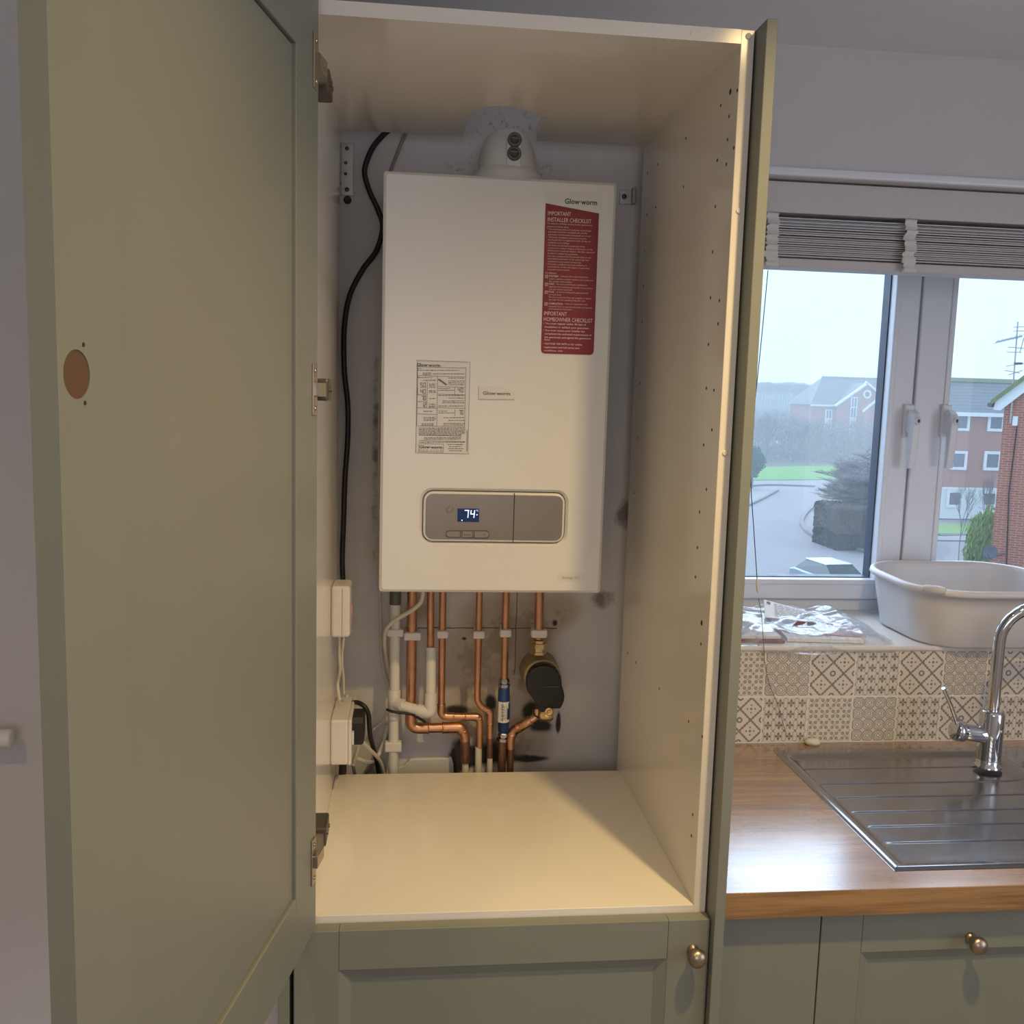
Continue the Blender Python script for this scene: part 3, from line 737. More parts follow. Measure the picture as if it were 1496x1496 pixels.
a = bx(821.5, 845); text('lettering', 'Energy 25c', a.x, a.z, yt, bx(847, 845).x - a.x, .0042, mat('faint_ink', (.42, .39, .34), .6), e)

# flue: base ring, riser and elbow turning into the wall, two test plugs
fl = thing('flue_elbow', 'white flue elbow rising from the boiler top into the wall', 'flue', (.023, .49, Z1))
FX, FY = .0225, .490
MB().lathe([(0, .0625), (.022, .0625), (.029, .060), (.034, .0535), (.036, .0525)], (FX, FY, Z1), (0, 0, 1), 36).build('base_ring', M['boilerplastic'], fl)
path = [(FX, FY, Z1), (FX, FY, Z1 + .032)] + [(FX, FY + .036 - .036 * math.cos(R(t)), Z1 + .032 + .036 * math.sin(R(t))) for t in range(10, 91, 10)] + [(FX, YW + .02, Z1 + .068)]
MB().tube(path, [.0515] * 2 + [.0515 - .0003 * i for i in range(9)] + [.048], 36).build('elbow', M['boilerplastic'], fl)
q0 = Z1 + .028
B('plug_strip', (FX - .008, FY - .0535, Z1 + .028), (FX + .018, FY - .040, Z1 + .086), M['boilerplastic'], fl, .002)
for cy in (204, 224):
    q = at(747, cy, 1, FY - .054)
    mb = MB().lathe([(0, .0125), (.004, .0125), (.006, .0105), (.006, .0078), (.003, .0072), (.003, .0002)], (FX + .005, FY - .053, q.z), (0, -1, 0), 24)
    mb.box((FX + .005 - .007, FY - .060, q.z + .0005), (FX + .005 + .007, FY - .0555, q.z + .003))
    mb.build('test_plug', M['plug'], fl)

#====================================================================== PIPES
YP = .548
def pp(cx, cy, y=YP): return at(460 + cx / 3.74, 840 + cy / 3.74, 1, y)
KP = 1.08 / 3.74 / (1380.66 / (YP + 1.2815))       # metres per crop pixel at the pipes
def elbow_rings(mb, pts, r, idx):
    """capillary elbow: a fatter bend with a rolled rim at each mouth"""
    for i in idx:
        p = V(pts[i]); A_ = []
        for o in (V(pts[i - 1]), V(pts[i + 1])):
            d = (o - p); k = min(d.length * .48, r * 3.6); A_.append(p + d.normalized() * k)
        path = bend_path([A_[0], p, A_[1]], r * 2.0, 7)
        mb.tube(path, r * 1.13, 16)
        for q_, e_ in ((path[0], path[1]), (path[-1], path[-2])):
            d = (e_ - q_).normalized(); mb.tube([q_ - d * .0003, q_, q_ + d * .0016, q_ + d * .0022], [r * 1.1, r * 1.24, r * 1.24, r * 1.12], 16)
def clip(parent, cx, cy, w, h, name='pipe_clip'):
    q = pp(cx, cy); W_ = w * KP / 2; H_ = h * KP / 2
    mb = MB().box((q.x - W_, YP - .012, q.z - H_), (q.x + W_, YP + .006, q.z + H_), .003)
    mb.box((q.x - W_ * .55, YP + .005, q.z - H_ * .8), (q.x + W_ * .55, YW - .002, q.z + H_ * .8))
    return mb.build(name, M['clip'], parent)
ZB = -.06
def cpipe(label, cpts, w, bends, cl=None, tail=None, paint=None, r2=1.0):
    """cpts: crop-pixel polyline; tail = index from which the pipe is tarnished; paint = cream stub"""
    pts = [pp(*c) for c in cpts]; pts[0].z = Z0 + .004
    r = w * KP / 2
    t = thing('copper_pipe', label, 'pipe', (pts[0].x, YP, pts[-1].z), 'copper pipes under the boiler')
    n_ = len(pts) if tail is None else tail + 1
    mb = MB().tube(bend_path(pts[:n_], r * 2.0), r, 16); mb.build('tube', M['copper'], t)
    if bends:
        for i_ in bends:
            mb = MB(); elbow_rings(mb, pts, r, [i_]); mb.build('elbow_fitting', M['copper'], t)
    if tail is not None:
        MB().tube(bend_path([pts[tail] - (pts[tail + 1] - pts[tail]).normalized() * .002] + pts[tail + 1:], r), r * .98, 14).build('tarnished_end', M['coppertarn'], t)
    if paint:
        a, b_ = pp(*paint[0]), pp(*paint[1]); b_.z = ZB
        MB().tube([a, a + (b_ - a) * .03, b_], [paint[2] * KP / 2 * .9, paint[2] * KP / 2, paint[2] * KP / 2], 14).build('painted_stub', M['creampaint'], t)
    if cl: clip(t, *cl)
    return t
cpipe('thickest copper pipe, leftmost, its bottom bend running right above the shelf', [(532, 100), (524, 838), (795, 832), (820, 880), (820, 905), (822, 1024)], 52, [1, 2], (534, 330, 88, 42), 4, ((822, 1018), (825, 1100), 36))
cpipe('copper pipe with a double bend, third copper pipe from the left', [(699, 100), (690, 772), (888, 775), (902, 800), (899, 945)], 37, [1, 2], (697, 320, 57, 40), None, ((894, 938), (893, 1100), 36))
cpipe('copper pipe jogging right at mid height, fourth copper pipe from the left', [(899, 100), (887, 690), (918, 728), (958, 752), (957, 890), (955, 998)], 34, [3], (895, 322, 60, 40), 4, ((956, 990), (956, 1100), 30))
# pipe into the white overflow
p2 = cpipe('thin copper pipe dropping into the white plastic waste pipe', [(630, 100), (632, 430)], 37, [])
p5 = cpipe('straight copper pipe ending in the blue inline sleeve', [(1045, 100), (1040, 320), (1035, 575)], 37, [], (1040, 314, 60, 40))
p6 = cpipe('copper pipe above the brass nut, rightmost under the boiler', [(1226, 100), (1223, 350)], 46, [], (1223, 316, 84, 42))
a = pp(1221, 392)
mb = MB().lathe([(-.026 / 2 - .001, .0165), (-.009, .0165), (-.008, .0145), (-.002, .0145), (-.001, .0175), (.008, .0175), (.009, .0130), (.014, .0130)], a, (0, 0, 1), 6, False)
mb.build('brass_nut', M['brass'], p6)
# copper pipe from the drain valve back down to the shelf
pts = [pp(1213, 735, .54), pp(1212, 775, .535), pp(1150, 812, .535), pp(1085, 850), pp(1068, 900), pp(1070, 948), pp(1066, 1080)]; pts[-1].z = ZB
t = thing('copper_pipe', 'scorched copper pipe bending left from the brass drain valve', 'pipe', pts[-1], 'copper pipes under the boiler')
r = 46 * KP / 2
MB().tube(bend_path(pts[:6], r * 2.0), r, 16).build('tube', M['copper'], t)
for i_ in (2, 3): mb = MB(); elbow_rings(mb, pts, r, [i_]); mb.build('elbow_fitting', M['copper'], t)
MB().tube(pts[5:], r * .8, 14).build('tarnished_end', M['coppertarn'], t)
# white plastic waste pipe
wp_ = thing('waste_pipe', 'white plastic waste pipe with side branch left of the copper pipes', 'pipe', (-.17, YP, 0))
R1 = 53 * KP / 2
A = [pp(441, 100), pp(439, 160), pp(436, 620), pp(431, 735), pp(429, 1090)]; A[0].z = Z0 - .002; A[-1].z = ZB
MB().tube([A[0], A[1]], 29 * KP, 20).build('adaptor', M['greyplastic'], wp_)
MB().tube(A[1:], R1, 20).build('pipe', M['pvc'], wp_)
mb = MB(); c1, c2 = pp(435, 628), pp(431, 745)
mb.tube([c1, c1 + V((0, 0, -.001)), c2 + V((0, 0, .001)), c2], [R1 * 1.0, R1 * 1.2, R1 * 1.2, R1 * 1.0], 20)
mb.tube([pp(432, 700), pp(480, 712, .535)], R1 * 1.2, 18); mb.build('tee', M['pvc'], wp_)
mb = MB(); mb.tube([pp(430, 752), pp(430, 758), pp(430, 786), pp(430, 790)], [R1, R1 * 1.2, R1 * 1.2, R1], 20); mb.build('collar', M['pvc'], wp_)
E0, E1, E2, E3 = pp(470, 712, .536), pp(632, 755, .528), pp(634, 700, .531), pp(635, 395, .545)
MB().tube(bend_path([E0, E1 + V((0, 0, .0)), E3], .012), R1 * .98, 20).build('branch_pipe', M['pvc'], wp_)
MB().tube(bend_path([E0 + (E1 - E0) * .55, E1, E1 + (E3 - E1) * .30], .010), R1 * 1.17, 20).build('branch_elbow', M['pvc'], wp_)
clip(wp_, 440, 311, 84, 40); clip(wp_, 428, 932, 88, 54)
MB().tube(smooth_path([pp(392, 735, .535), pp(430, 748, .528), pp(520, 760, .530), pp(560, 778, .53), pp(605, 805, .53)]), .0028, 8).build('cable_tie', M['black'], wp_)
# blue inline scale reducer
bl_ = thing('inline_sleeve', 'dark blue inline sleeve with white label on a copper pipe', 'fitting', pp(1030, 900))
c = [pp(1034, k) for k in (570, 604, 865, 900)]
for i in range(4): c[i].x = pp((1034, 1034, 1030, 1024)[i], (570, 604, 865, 900)[i]).x
ax = (c[2] - c[1]).normalized(); L = (c[2] - c[1]).length; rb = 31 * KP
MB().lathe([(0, rb * .62), (.003, rb * .9), (.010, rb), (.022, rb), (.0225, rb * 1.04), (L * .68, rb * 1.04), (L * .685, rb), (L - .006, rb * .95), (L, rb * .6)], c[1], ax, 24).build('sleeve', M['blue'], bl_)
for a, b_, n_ in ((c[0], c[1], 'union'), (c[2], c[3], 'union')):
    ax2 = (b_ - a).normalized(); l2 = (b_ - a).length + .002
    MB().lathe([(-.002, .0085), (0, .0105), (l2 * .35, .0112), (l2 * .4, .0085), (l2 * .55, .0085), (l2 * .6, .0118), (l2, .0118)], a, ax2, 6, False).build(n_, M['steel'], bl_)
# curved label on the sleeve front
mb = MB(); za, zb_ = pp(1028, 685).z, pp(1026, 797).z; ccx = pp(1030, 740).x
ks = 10; vs = []; fs = []
for k in range(ks + 1):
    t_ = R(-62 + 132 * k / ks)
    for z in (za, zb_): vs.append((ccx + math.sin(t_) * (rb * 1.07), YP - math.cos(t_) * (rb * 1.07), z))
for k in range(ks): fs.append((k * 2, k * 2 + 1, k * 2 + 3, k * 2 + 2))
lb_ = MB().add(vs, fs, True).build('sleeve_label', M['labelpaper'], bl_)
mb = MB()
for xx, w_, z0, z1 in ((-.0052, .0010, .10, .92), (-.0026, .0016, .08, .95), (.0002, .0011, .15, .85), (.0036, .0005, .1, .9), (.0052, .0005, .2, .8)):
    z = z0
    while z < z1:
        e = min(z + random.uniform(.07, .18), z1); yy_ = YP - math.sqrt(max(1e-9, (rb * 1.10) ** 2 - xx ** 2)) - .0003
        mb.quad((ccx + xx - w_ / 2, yy_, zb_ + (za - zb_) * z), (ccx + xx + w_ / 2, yy_, zb_ + (za - zb_) * z), (ccx + xx + w_ / 2, yy_, zb_ + (za - zb_) * e), (ccx + xx - w_ / 2, yy_, zb_ + (za - zb_) * e)); z = e + .03
mb.build('print', M['ink'], bl_)
a = pp(1024, 900); b_ = pp(1022, 1085); b_.z = ZB
MB().tube([a, b_], .0085, 12).build('tarnished_end', M['coppertarn'], bl_)
# brown sleeve in the wall with a hanging black cap
dk = thing('wall_duct', 'brown round pipe sleeve in the wall under the rightmost pipe', 'duct', (.126, YW, .18))
q = at(793, 991, 1, .535); ro = 28.5 / (1380.66 / 1.8165)
MB().lathe([(0, ro * 1.06), (.064, ro), (.066, ro), (.0665, ro * .95), (.064, ro * .86), (.05, ro * .84), (.05, .0002)], (q.x, YW - .003, q.z), (0, -1, 0), 40).build('sleeve', M['brown'], dk)
cp = thing('rubber_cap', 'black rubber cap hanging over the brown wall duct', 'cap', q)
def bk(cx, cy): w_ = at(750 + cx / 10.68, 940 + cy / 10.68, 1, .528); return (w_.x, w_.z)
P = [bk(*c) for c in ((195, 600), (205, 520), (230, 460), (275, 405), (330, 368), (400, 342), (480, 333), (560, 345), (630, 378), (690, 430), (725, 490), (745, 560), (752, 655), (775, 720), (790, 800), (782, 880), (755, 950), (725, 1000), (640, 1003), (560, 1010), (500, 1060), (450, 1080), (420, 1060), (385, 985), (330, 900), (285, 830), (225, 745), (200, 670))]
MB().prism(P, .534, .520, 1, .003).build('cap_disc', M['black'], cp)
a0, a1 = bk(445, 657), bk(705, 657); MB().box((a0[0], .5185, a0[1] - .0006), (a1[0], .5206, a1[1] + .0006)).build('fold_line', M['greyplastic'], cp)
vl = thing('drain_valve', 'small brass drain valve under the black rubber cap', 'valve', at(800, 1045, 1, .53))
def bv(cx, cy, y=.53): return at(750 + cx / 10.68, 940 + cy / 10.68, 1, y)
q = bv(552, 1055, .512)
MB().lathe([(0, .0088), (.016, .0088), (.018, .0080), (.018, .0034), (.013, .0028), (.013, .0002)], q + V((0, .012, 0)), (0, -1, 0), 20).build('spindle', M['brass'], vl)
MB().lathe([(0, .008), (.004, .0125), (.024, .0125), (.029, .008)], bv(400, 1110, .53), bv(620, 1120, .525) - bv(400, 1110, .53), 14).build('valve_body', M['brass'], vl)
MB().tube([bv(395 + 78 * math.cos(R(t)), 1070 + 82 * math.sin(R(t)), .522) for t in range(60, 300, 12)], .0018, 8).build('washer', M['black'], vl)

#====================================================================== THINGS ON THE WALL BEHIND AND AT THE LEFT
def cable(label, pts, r, m, cat='cable', name='cable', n=8, group=None):
    o = MB().tube(smooth_path(pts, n), r, 10).build(name, m); return tag(o, label, cat, group)
cable('thick black cable curving down the wall left of the boiler', [at(x, y, 1, d) for x, y, d in ((574, 186, .575), (560, 197, .575), (545, 215, .572), (535, 238, .572), (533, 256, .572), (541, 282, .572), (552, 306, .575), (559, 332, .578), (550, 366, .575), (530, 394, .57), (511, 432, .565), (503, 480, .56), (503, 540, .555), (508, 590, .555), (508, 640, .55), (504, 700, .54), (502, 760, .53), (500, 815, .52), (501, 850, .51))], .0052, M['black'])
cable('thin grey cable on the wall above the boiler top corner', [at(x, y, 1, .596) for x, y in ((596, 190), (588, 205), (578, 230), (568, 258), (562, 290))], .0032, M['cablegrey'])
cable('thin pale cable running down beside the boiler to the waste pipe', [at(460 + x / 3.74, 840 + y / 3.74, 1, .59) for x, y in ((352, -900), (350, -500), (352, -100), (355, 100), (360, 300), (364, 440), (380, 540), (400, 600), (412, 640))], .0024, M['cablewhite'])
cable('white flex looping from the boiler base behind the waste pipe', [at(460 + x / 3.74, 840 + y / 3.74, 1, d) for x, y, d in ((592, 85, .50), (585, 135, .51), (560, 170, .515), (510, 205, .52), (440, 245, .522), (395, 290, .53), (380, 345, .545), (386, 420, .565), (402, 510, .58), (425, 590, .585))], .0042, M['cablewhite'])
br = thing('wall_bracket', 'galvanised steel bracket strip screwed to the wall upper left of the boiler', 'bracket', at(507, 250, 1, YW))
a, b_ = at(498, 286, 1, YW), at(517, 211, 1, YW)
mb = MB().box((a.x, YW - .0052, a.z), (b_.x, YW - .003, b_.z), .0008).box((a.x, YW - .028, a.z + .02), (a.x + .002, YW - .003, b_.z - .004), .0006); mb.build('plate', M['galv'], br)
for cx, cy, r in ((507, 217, .004), (505, 238, .0032), (505, 254, .0032), (507, 277, .0045)):
    q = at(cx, cy, 1, YW - .005); MB().lathe([(0, r), (.0008, r * .8), (.001, .0002)], (q.x, YW - .0052, q.z), (0, -1, 0), 12).build('screw', M['darknickel'], br)
q = at(508, 293, 1, YW)
tag(MB().lathe([(0, .0075), (.003, .0075), (.004, .005), (.003, .003), (.003, .0002)], (q.x, YW - .003, q.z), (0, -1, 0), 16).build('wall_plug', M['black']), 'round black fixing in the wall below the long steel bracket', 'wall plug')
br = thing('wall_bracket', 'small square steel bracket on the wall right of the boiler top', 'bracket', at(916, 289, 1, YW))
a, b_ = at(904, 299, 1, YW), at(922, 279, 1, YW)
MB().box((a.x, YW - .006, a.z), (b_.x, YW - .003, b_.z), .0008).box((b_.x, YW - .020, a.z), (b_.x + .006, YW - .003, b_.z + .004), .0008).build('plate', M['galv'], br)
q = at(911, 288, 1, YW); MB().lathe([(0, .0052), (.0015, .0045), (.002, .0002)], (q.x, YW - .006, q.z), (0, -1, 0), 12).build('screw', M['darknickel'], br)
# wireless receiver on the side panel
XI = -.282
rc = thing('receiver_box', 'white wireless receiver box on the cabinet side above the socket', 'receiver', (XI, .44, .31))
rt, rb_ = at(510, 857, 1, .385).z, at(510, 932, 1, .385).z; ry = at(517, 846, 2, rt).y; rx = at(513, 890, 1, .385).x
MB().box((XI, .385, rb_), (rx - .002, ry, rt), .006, 3).build('housing', M['socket'], rc)
B('cover_seam', (-.2625, .3846, rb_ + .003), (-.2617, .40, rt - .003), M['cablegrey'], rc)
MB().box((rx - .0024, .40, rb_ + .006), (rx, ry - .012, rt - .006), .0012).build('front_plate', M['lensgrey'], rc)
B('indicator', (rx - .0002, .405, rb_ + .036), (rx + .0004, .412, rb_ + .054), M['led'], rc)
# double socket box with black plug
so = thing('socket_box', 'white surface mounted socket on the cabinet side near the shelf', 'socket', (XI, .455, .08))
st_, sb_ = at(511, 1052, 1, .388).z, at(511, 1118, 1, .388).z; sy = at(519, 1017, 2, st_).y; sx2 = at(513.5, 1085, 1, .388).x
MB().box((XI, .388, sb_), (sx2 - .006, sy, st_), .004, 3).build('back_box', M['socket'], so)
MB().box((sx2 - .0065, .3875, sb_ - .0005), (sx2, sy + .0005, st_ + .0005), .003, 3).build('face_plate', M['socket'], so)
B('switch', (sx2 - .0002, .395, sb_ + .035), (sx2 + .0038, .405, sb_ + .060), M['socket'], so, .0012)
pl = thing('plug', 'black mains plug in the white socket', 'plug', (-.235, .44, .1))
MB().prism([(.412, .095), (.406, .103), (.406, .138), (.412, .147), (.462, .147), (.470, .138), (.470, .103), (.462, .095)], -.2483, -.2230, 0, .005).build('plug_body', M['black'], pl)
MB().lathe([(0, .006), (.012, .005)], (-.236, .44, .096), (0, 0, -1), 12).build('strain_relief', M['cablewhite'], pl)
def c7(x, y, d): return at(440 + x / 7.48, 990 + y / 7.48, 1, d)
def c7z(x, y, d): q = c7(x, y, d); q.z = -.05; return q
cable('black cable arching out of the top of the socket and down past the plug', [c7(560, 275, .50), c7(600, 270, .49), c7(650, 285, .475), c7(700, 325, .47), c7(735, 400, .47), c7(745, 520, .475), c7(755, 640, .49), c7(780, 740, .51), c7(820, 900, .54), c7(860, 1080, .56), c7z(880, 1150, .57)], .0046, M['black'])
cable('white cable from the plug crossing right behind the shelf', [c7(650, 672, .44), c7(680, 710, .45), c7(740, 775, .48), c7(810, 845, .51), c7(865, 920, .54), c7(900, 1030, .56), c7z(920, 1140, .57)], .0036, M['cablewhite'])
cable('white cable from the plug dropping left under the socket', [c7(650, 672, .44), c7(632, 730, .45), c7(600, 850, .48), c7(570, 930, .51), c7(575, 1000, .54), c7z(615, 1110, .57)], .0034, M['cablewhite'])
cable('white cable looping from under the socket up behind the waste pipe', [c7(560, 960, .50), c7(585, 885, .51), c7(640, 895, .52), c7(710, 925, .53), c7(780, 912, .54), c7(840, 850, .55), c7(880, 770, .56), c7(905, 690, .575), c7(925, 600, .585), c7(940, 520, .59)], .0044, M['cablewhite'])
cable('thin pale wire slanting up to the waste pipe from behind the plug', [c7(740, 620, .585), c7(800, 560, .588), c7(860, 510, .59), c7(905, 450, .59), c7(940, 380, .59)], .0022, M['cablewhite'])
cable('dark grey flex crossing behind the shelf edge under the cable loop', [c7(790, 930, .585), c7(760, 980, .585), c7(715, 1050, .585), c7z(690, 1120, .585)], .0038, M['cablegrey'])
cable('short black flex under the socket box', [V((-.268, .47, .083)), c7(455, 985, .50), c7(450, 1040, .52), c7z(440, 1120, .53)], .0075, M['black'])
q0, q1 = pp(130, 345, .45), pp(122, 640, .47)
cable('flat white cable hanging from the receiver to the socket', [V((-.270, .43, .311)), pp(133, 430, .45), pp(138, 520, .46), pp(125, 600, .47), V((-.270, .45, .166))], .0030, M['cablewhite'])
cable('second white cable hanging from the receiver, nearer the wall', [V((-.262, .46, .311)), pp(148, 450, .47), pp(156, 560, .48), pp(160, 650, .49), V((-.258, .48, .166))], .0026, M['cablewhite'])
# boxed-in trunking low on the wall
P = [at(440 + x / 7.48, 990 + y / 7.48, 1, .590) for x, y in ((1010, 1150), (1055, 985), (1120, 965), (1190, 892), (1645, 878), (1665, 950), (1670, 1150))]
o = MB().prism([(q.x, q.z) for q in P], .590, YW - .003, 1, .002).build('trunking', M['pvc']); tag(o, 'white plastic trunking low on the wall behind the shelf', 'trunking')
# white rail end on the left wall
rl = thing('wall_rail', 'white round rail end on the wall left of the open door', 'rail', (-.70, .0, .268))
MB().lathe([(0, .0118), (.30, .0118)], (-.672, -.004, .268), (-1, 0, 0), 20).build('tube', M['boilerplastic'], rl)
MB().lathe([(0, .0122), (.004, .0122), (.006, .010), (.0075, .0002)], (-.673, -.004, .268), (1, 0, 0), 20).build('end_cap', M['boilerplastic'], rl)
MB().tube([(-.74, -.004, .268), (-.74, .031, .268)], .006, 12).build('post', M['boilerplastic'], rl)

#====================================================================== RIGHT SIDE: WORKTOP, CABINETS, SINK
ZW = .0178
wt = MB().box((.3178, -.002, ZW - .0405), (.627, .6015, ZW), .0012, 1)
# the slab leaves an opening for the sink bowl
wt = MB(); bm = bmesh.new()
def slab(bm, rects, z0, z1):
    for a, b, c, d in rects:
        r_ = bmesh.ops.create_cube(bm, size=1)
        for q in r_['verts']: q.co = V((a + (q.co.x + .5) * (b - a), c + (q.co.y + .5) * (d - c), z0 + (q.co.z + .5) * (z1 - z0)))
slab(bm, [(.3178, .63, -.002, .6012), (.63, 1.56, -.002, .055), (.63, 1.56, .545, .6012), (1.56, XR - .005, -.002, .6012)], ZW - .0405, ZW)
o = wt.frombm(bm).build('worktop', M['wood'], org=(1.2, .3, ZW)); tag(o, 'oak effect worktop under the window', 'worktop')
B('edge_band', (.3178, -.0032, ZW - .0405), (XR - .005, -.0019, ZW - .0006), M['woodedge'], o)
bc = thing('base_cabinet', 'sage green base cabinet with framed front under the worktop', 'cabinet', (1.2, .3, ZF))
B('carcass', (.3185, .040, ZF + .08), (XR - .01, .58, ZF + .10), M['white'], bc)
B('side_panel', (.320, .0405, ZF + .08), (.338, .58, -.024), M['white'], bc)
B('filler_panel', (.3185, .018, ZF + .08), (.4895, .0375, -.0235), M['green'], bc, .0010)
d = shaker('door', .4915, 1.089, ZF + .08, -.0255, .018, bc, .066, .072)
knob((.735, .018, -.078), d)
d = shaker('door', 1.0915, 1.689, ZF + .08, -.0255, .018, bc, .066, .072); knob((1.63, .018, -.078), d)
B('plinth', (.3185, .07, ZF), (XR - .01, .086, ZF + .08), M['green'], bc)

sk = thing('sink', 'stainless steel sink with ribbed drainer set into the worktop', 'sink', (.95, .30, ZW))
SX0, SX1, SY0, SY1 = .619, 1.56, .048, .556
BX0, BX1, BY0, BY1 = 1.10, 1.49, .10, .475
# one pressed sheet: rim, shallow drainer tray with long ribs; the bowl opening is left free
xs = sorted(set([SX0, SX0 + .001, SX0 + .003, SX0 + .006, SX0 + .010, SX0 + .016, SX0 + .022, SX0 + .028, SX0 + .034, SX0 + .042, SX0 + .055, SX0 + .075, SX0 + .10] + [SX0 + .10 + k * (BX0 - SX0 - .10) / 18 for k in range(19)] + [BX0 + k * (BX1 - BX0) / 6 for k in range(7)] + [SX1 - .03, SX1 - .016, SX1 - .006, SX1 - .002, SX1]))
ys_ = [SY0, SY0 + .001, SY0 + .003, SY0 + .006, SY0 + .010, SY0 + .016] + [SY0 + .016 + k * (SY1 - SY0 - .032) / 60 for k in range(1, 60)] + [SY1 - .016, SY1 - .010, SY1 - .006, SY1 - .003, SY1 - .001, SY1]
ribs = [at(x, y, 2, .016).y for x, y in ((1175, 1123), (1195, 1145), (1216, 1165), (1240, 1186), (1262, 1207), (1289, 1231))]
ys_ = sorted(set(ys_ + [r_ + d_ for r_ in ribs for d_ in (-.0045, -.003, -.002, -.0012, -.0005, 0, .0006, .0014, .0022, .003, .004, .0055)]))
def ss(a, b, t): t = min(1, max(0, (t - a) / (b - a))); return t * t * (3 - 2 * t)
def sz(x, y):
    e = min(x - SX0, SX1 - x, y - SY0, SY1 - y)
    z = ZW + .0005 + .0035 * ss(0, .006, e)
    tray = ss(.016, .030, x - SX0) * ss(.014, .026, y - SY0) * ss(.030, .042, SY1 - y) * (1 - ss(BX0 - .05, BX0 - .03, x))
    z -= .0075 * tray
    for i, r_ in enumerate(ribs):
        lft = SX0 + .018 + .004 * i
        g = math.exp(-((y - r_) / .0012) ** 2) - .9 * math.exp(-((y - r_ - .0024) / .0012) ** 2)
        z += .0013 * g * tray * ss(lft, lft + .012, x)
    return z
vs = [(x, y, sz(x, y)) for y in ys_ for x in xs]; nx = len(xs); fs = []
for j in range(len(ys_) - 1):
    for i in range(nx - 1):
        cx_, cy_ = (xs[i] + xs[i + 1]) / 2, (ys_[j] + ys_[j + 1]) / 2
        if BX0 < cx_ < BX1 and BY0 < cy_ < BY1: continue
        fs.append((j * nx + i, j * nx + i + 1, (j + 1) * nx + i + 1, (j + 1) * nx + i))
MB().add(vs, fs, True).build('drainer', M['steel'], sk)
bm = bmesh.new(); NB = 6
L = []
for (ins, z, r_) in ((-.004, ZW + .0036, .055), (.0, ZW + .001, .055), (.006, ZW - .010, .055), (.012, ZW - .15, .06), (.035, ZW - .172, .06), (.10, ZW - .175, .05)):
    L.append([bm.verts.new((p[0], p[1], z)) for p in rrect(BX0 + ins, BY0 + ins, BX1 - ins, BY1 - ins, r_, NB)])
for a, b_ in zip(L[:-1], L[1:]):
    for i in range(len(a)): bm.faces.new((a[i], a[(i + 1) % len(a)], b_[(i + 1) % len(a)], b_[i]))
bm.faces.new(L[-1]); bmesh.ops.recalc_face_normals(bm, faces=bm.faces); bmesh.ops.reverse_faces(bm, faces=bm.faces)
# flat collar that fills the square opening round the rounded bowl
MB().frombm(bm, smooth=True).build('bowl', M['steel'], sk)
cb = MB(); ring_ = rrect(BX0 - .004, BY0 - .004, BX1 + .004, BY1 + .004, .055, NB)
for cx_, cy_, qx, qy in ((BX0, BY0, 0, 0), (BX1, BY0, 1, 0), (BX0, BY1, 0, 1), (BX1, BY1, 1, 1)):
    cc = (BX0 + .051 if qx == 0 else BX1 - .051, BY0 + .051 if qy == 0 else BY1 - .051)
    arc = [p for p in ring_ if (p[0] <= cc[0] + 1e-6) == (qx == 0) and (p[1] <= cc[1] + 1e-6) == (qy == 0)]
    cor = (BX0 - .006 if qx == 0 else BX1 + .006, BY0 - .006 if qy == 0 else BY1 + .006)
    for i in range(len(arc) - 1): cb.add([V((cor[0], cor[1], ZW + .0042)), V((arc[i][0], arc[i][1], ZW + .0042)), V((arc[i + 1][0], arc[i + 1][1], ZW + .0042))], [(0, 1, 2)])
cb.build('bowl_collar', M['steel'], sk)

# tap
TB = at(1443, 1119, 2, ZW + .004); TX, TY = TB.x, TB.y
tp = thing('mixer_tap', 'chrome swan neck mixer tap standing on the sink', 'tap', (TX, TY, ZW + .004))
def tt(cx, cy, dy=0): return at(1060 + cx / 3.431, 800 + cy / 3.431, 1, TY + dy)
zt = ZW + .004; zb1 = tt(1355, 815).z
MB().lathe([(0, .0265), (.004, .0265), (.006, .0235), (.02, .0232), (zb1 - zt - .006, .0232), (zb1 - zt, .0215), (zb1 - zt + .001, .016)], (TX, TY, zt), (0, 0, 1), 32).build('body', M['chrome'], tp)
sx_ = TX + .002
P = [V((TX, TY, zb1 - .004)), V((TX, TY, tt(1362, 600).z)), V((TX, TY, tt(1385, 470).z))]
zc_ = P[-1].z
for t_ in range(10, 181, 10): P.append(V((TX + .075 - .075 * math.cos(R(t_)), TY - .02 * (1 - math.cos(R(t_))), zc_ + .075 * math.sin(R(t_)))))
P.append(P[-1] + V((0, -.001, -.05)))
MB().tube(P, .0117, 20).build('spout', M['chrome'], tp)
MB().lathe([(0, .0128), (.02, .0128), (.022, .0105), (.022, .0002)], P[-1] + V((0, 0, .004)), (0, 0, -1), 20).build('aerator', M['chrome'], tp)
h0, h1 = V((TX - .01, TY, tt(1350, 940).z)), tt(1145, 915, -.005)
hz = h0.z; dirv = (h1 - h0).normalized(); Lh = (h1 - h0).length
MB().lathe([(0, .0165), (Lh - .024, .0165), (Lh - .023, .0150), (Lh - .021, .0150), (Lh - .020, .0205), (Lh - .003, .0205), (Lh, .018), (Lh + .001, .0002)], h0, dirv, 28).build('handle', M['chrome'], tp)
e0 = h0 + dirv * (Lh - .008) + V((0, 0, .018)); e1 = tt(1092, 705, -.02)
MB().tube([e0 - V((0, 0, .006)), e0 + (e1 - e0) * .5, e1], [.0052, .0042, .0036], 12).build('lever', M['chrome'], tp)
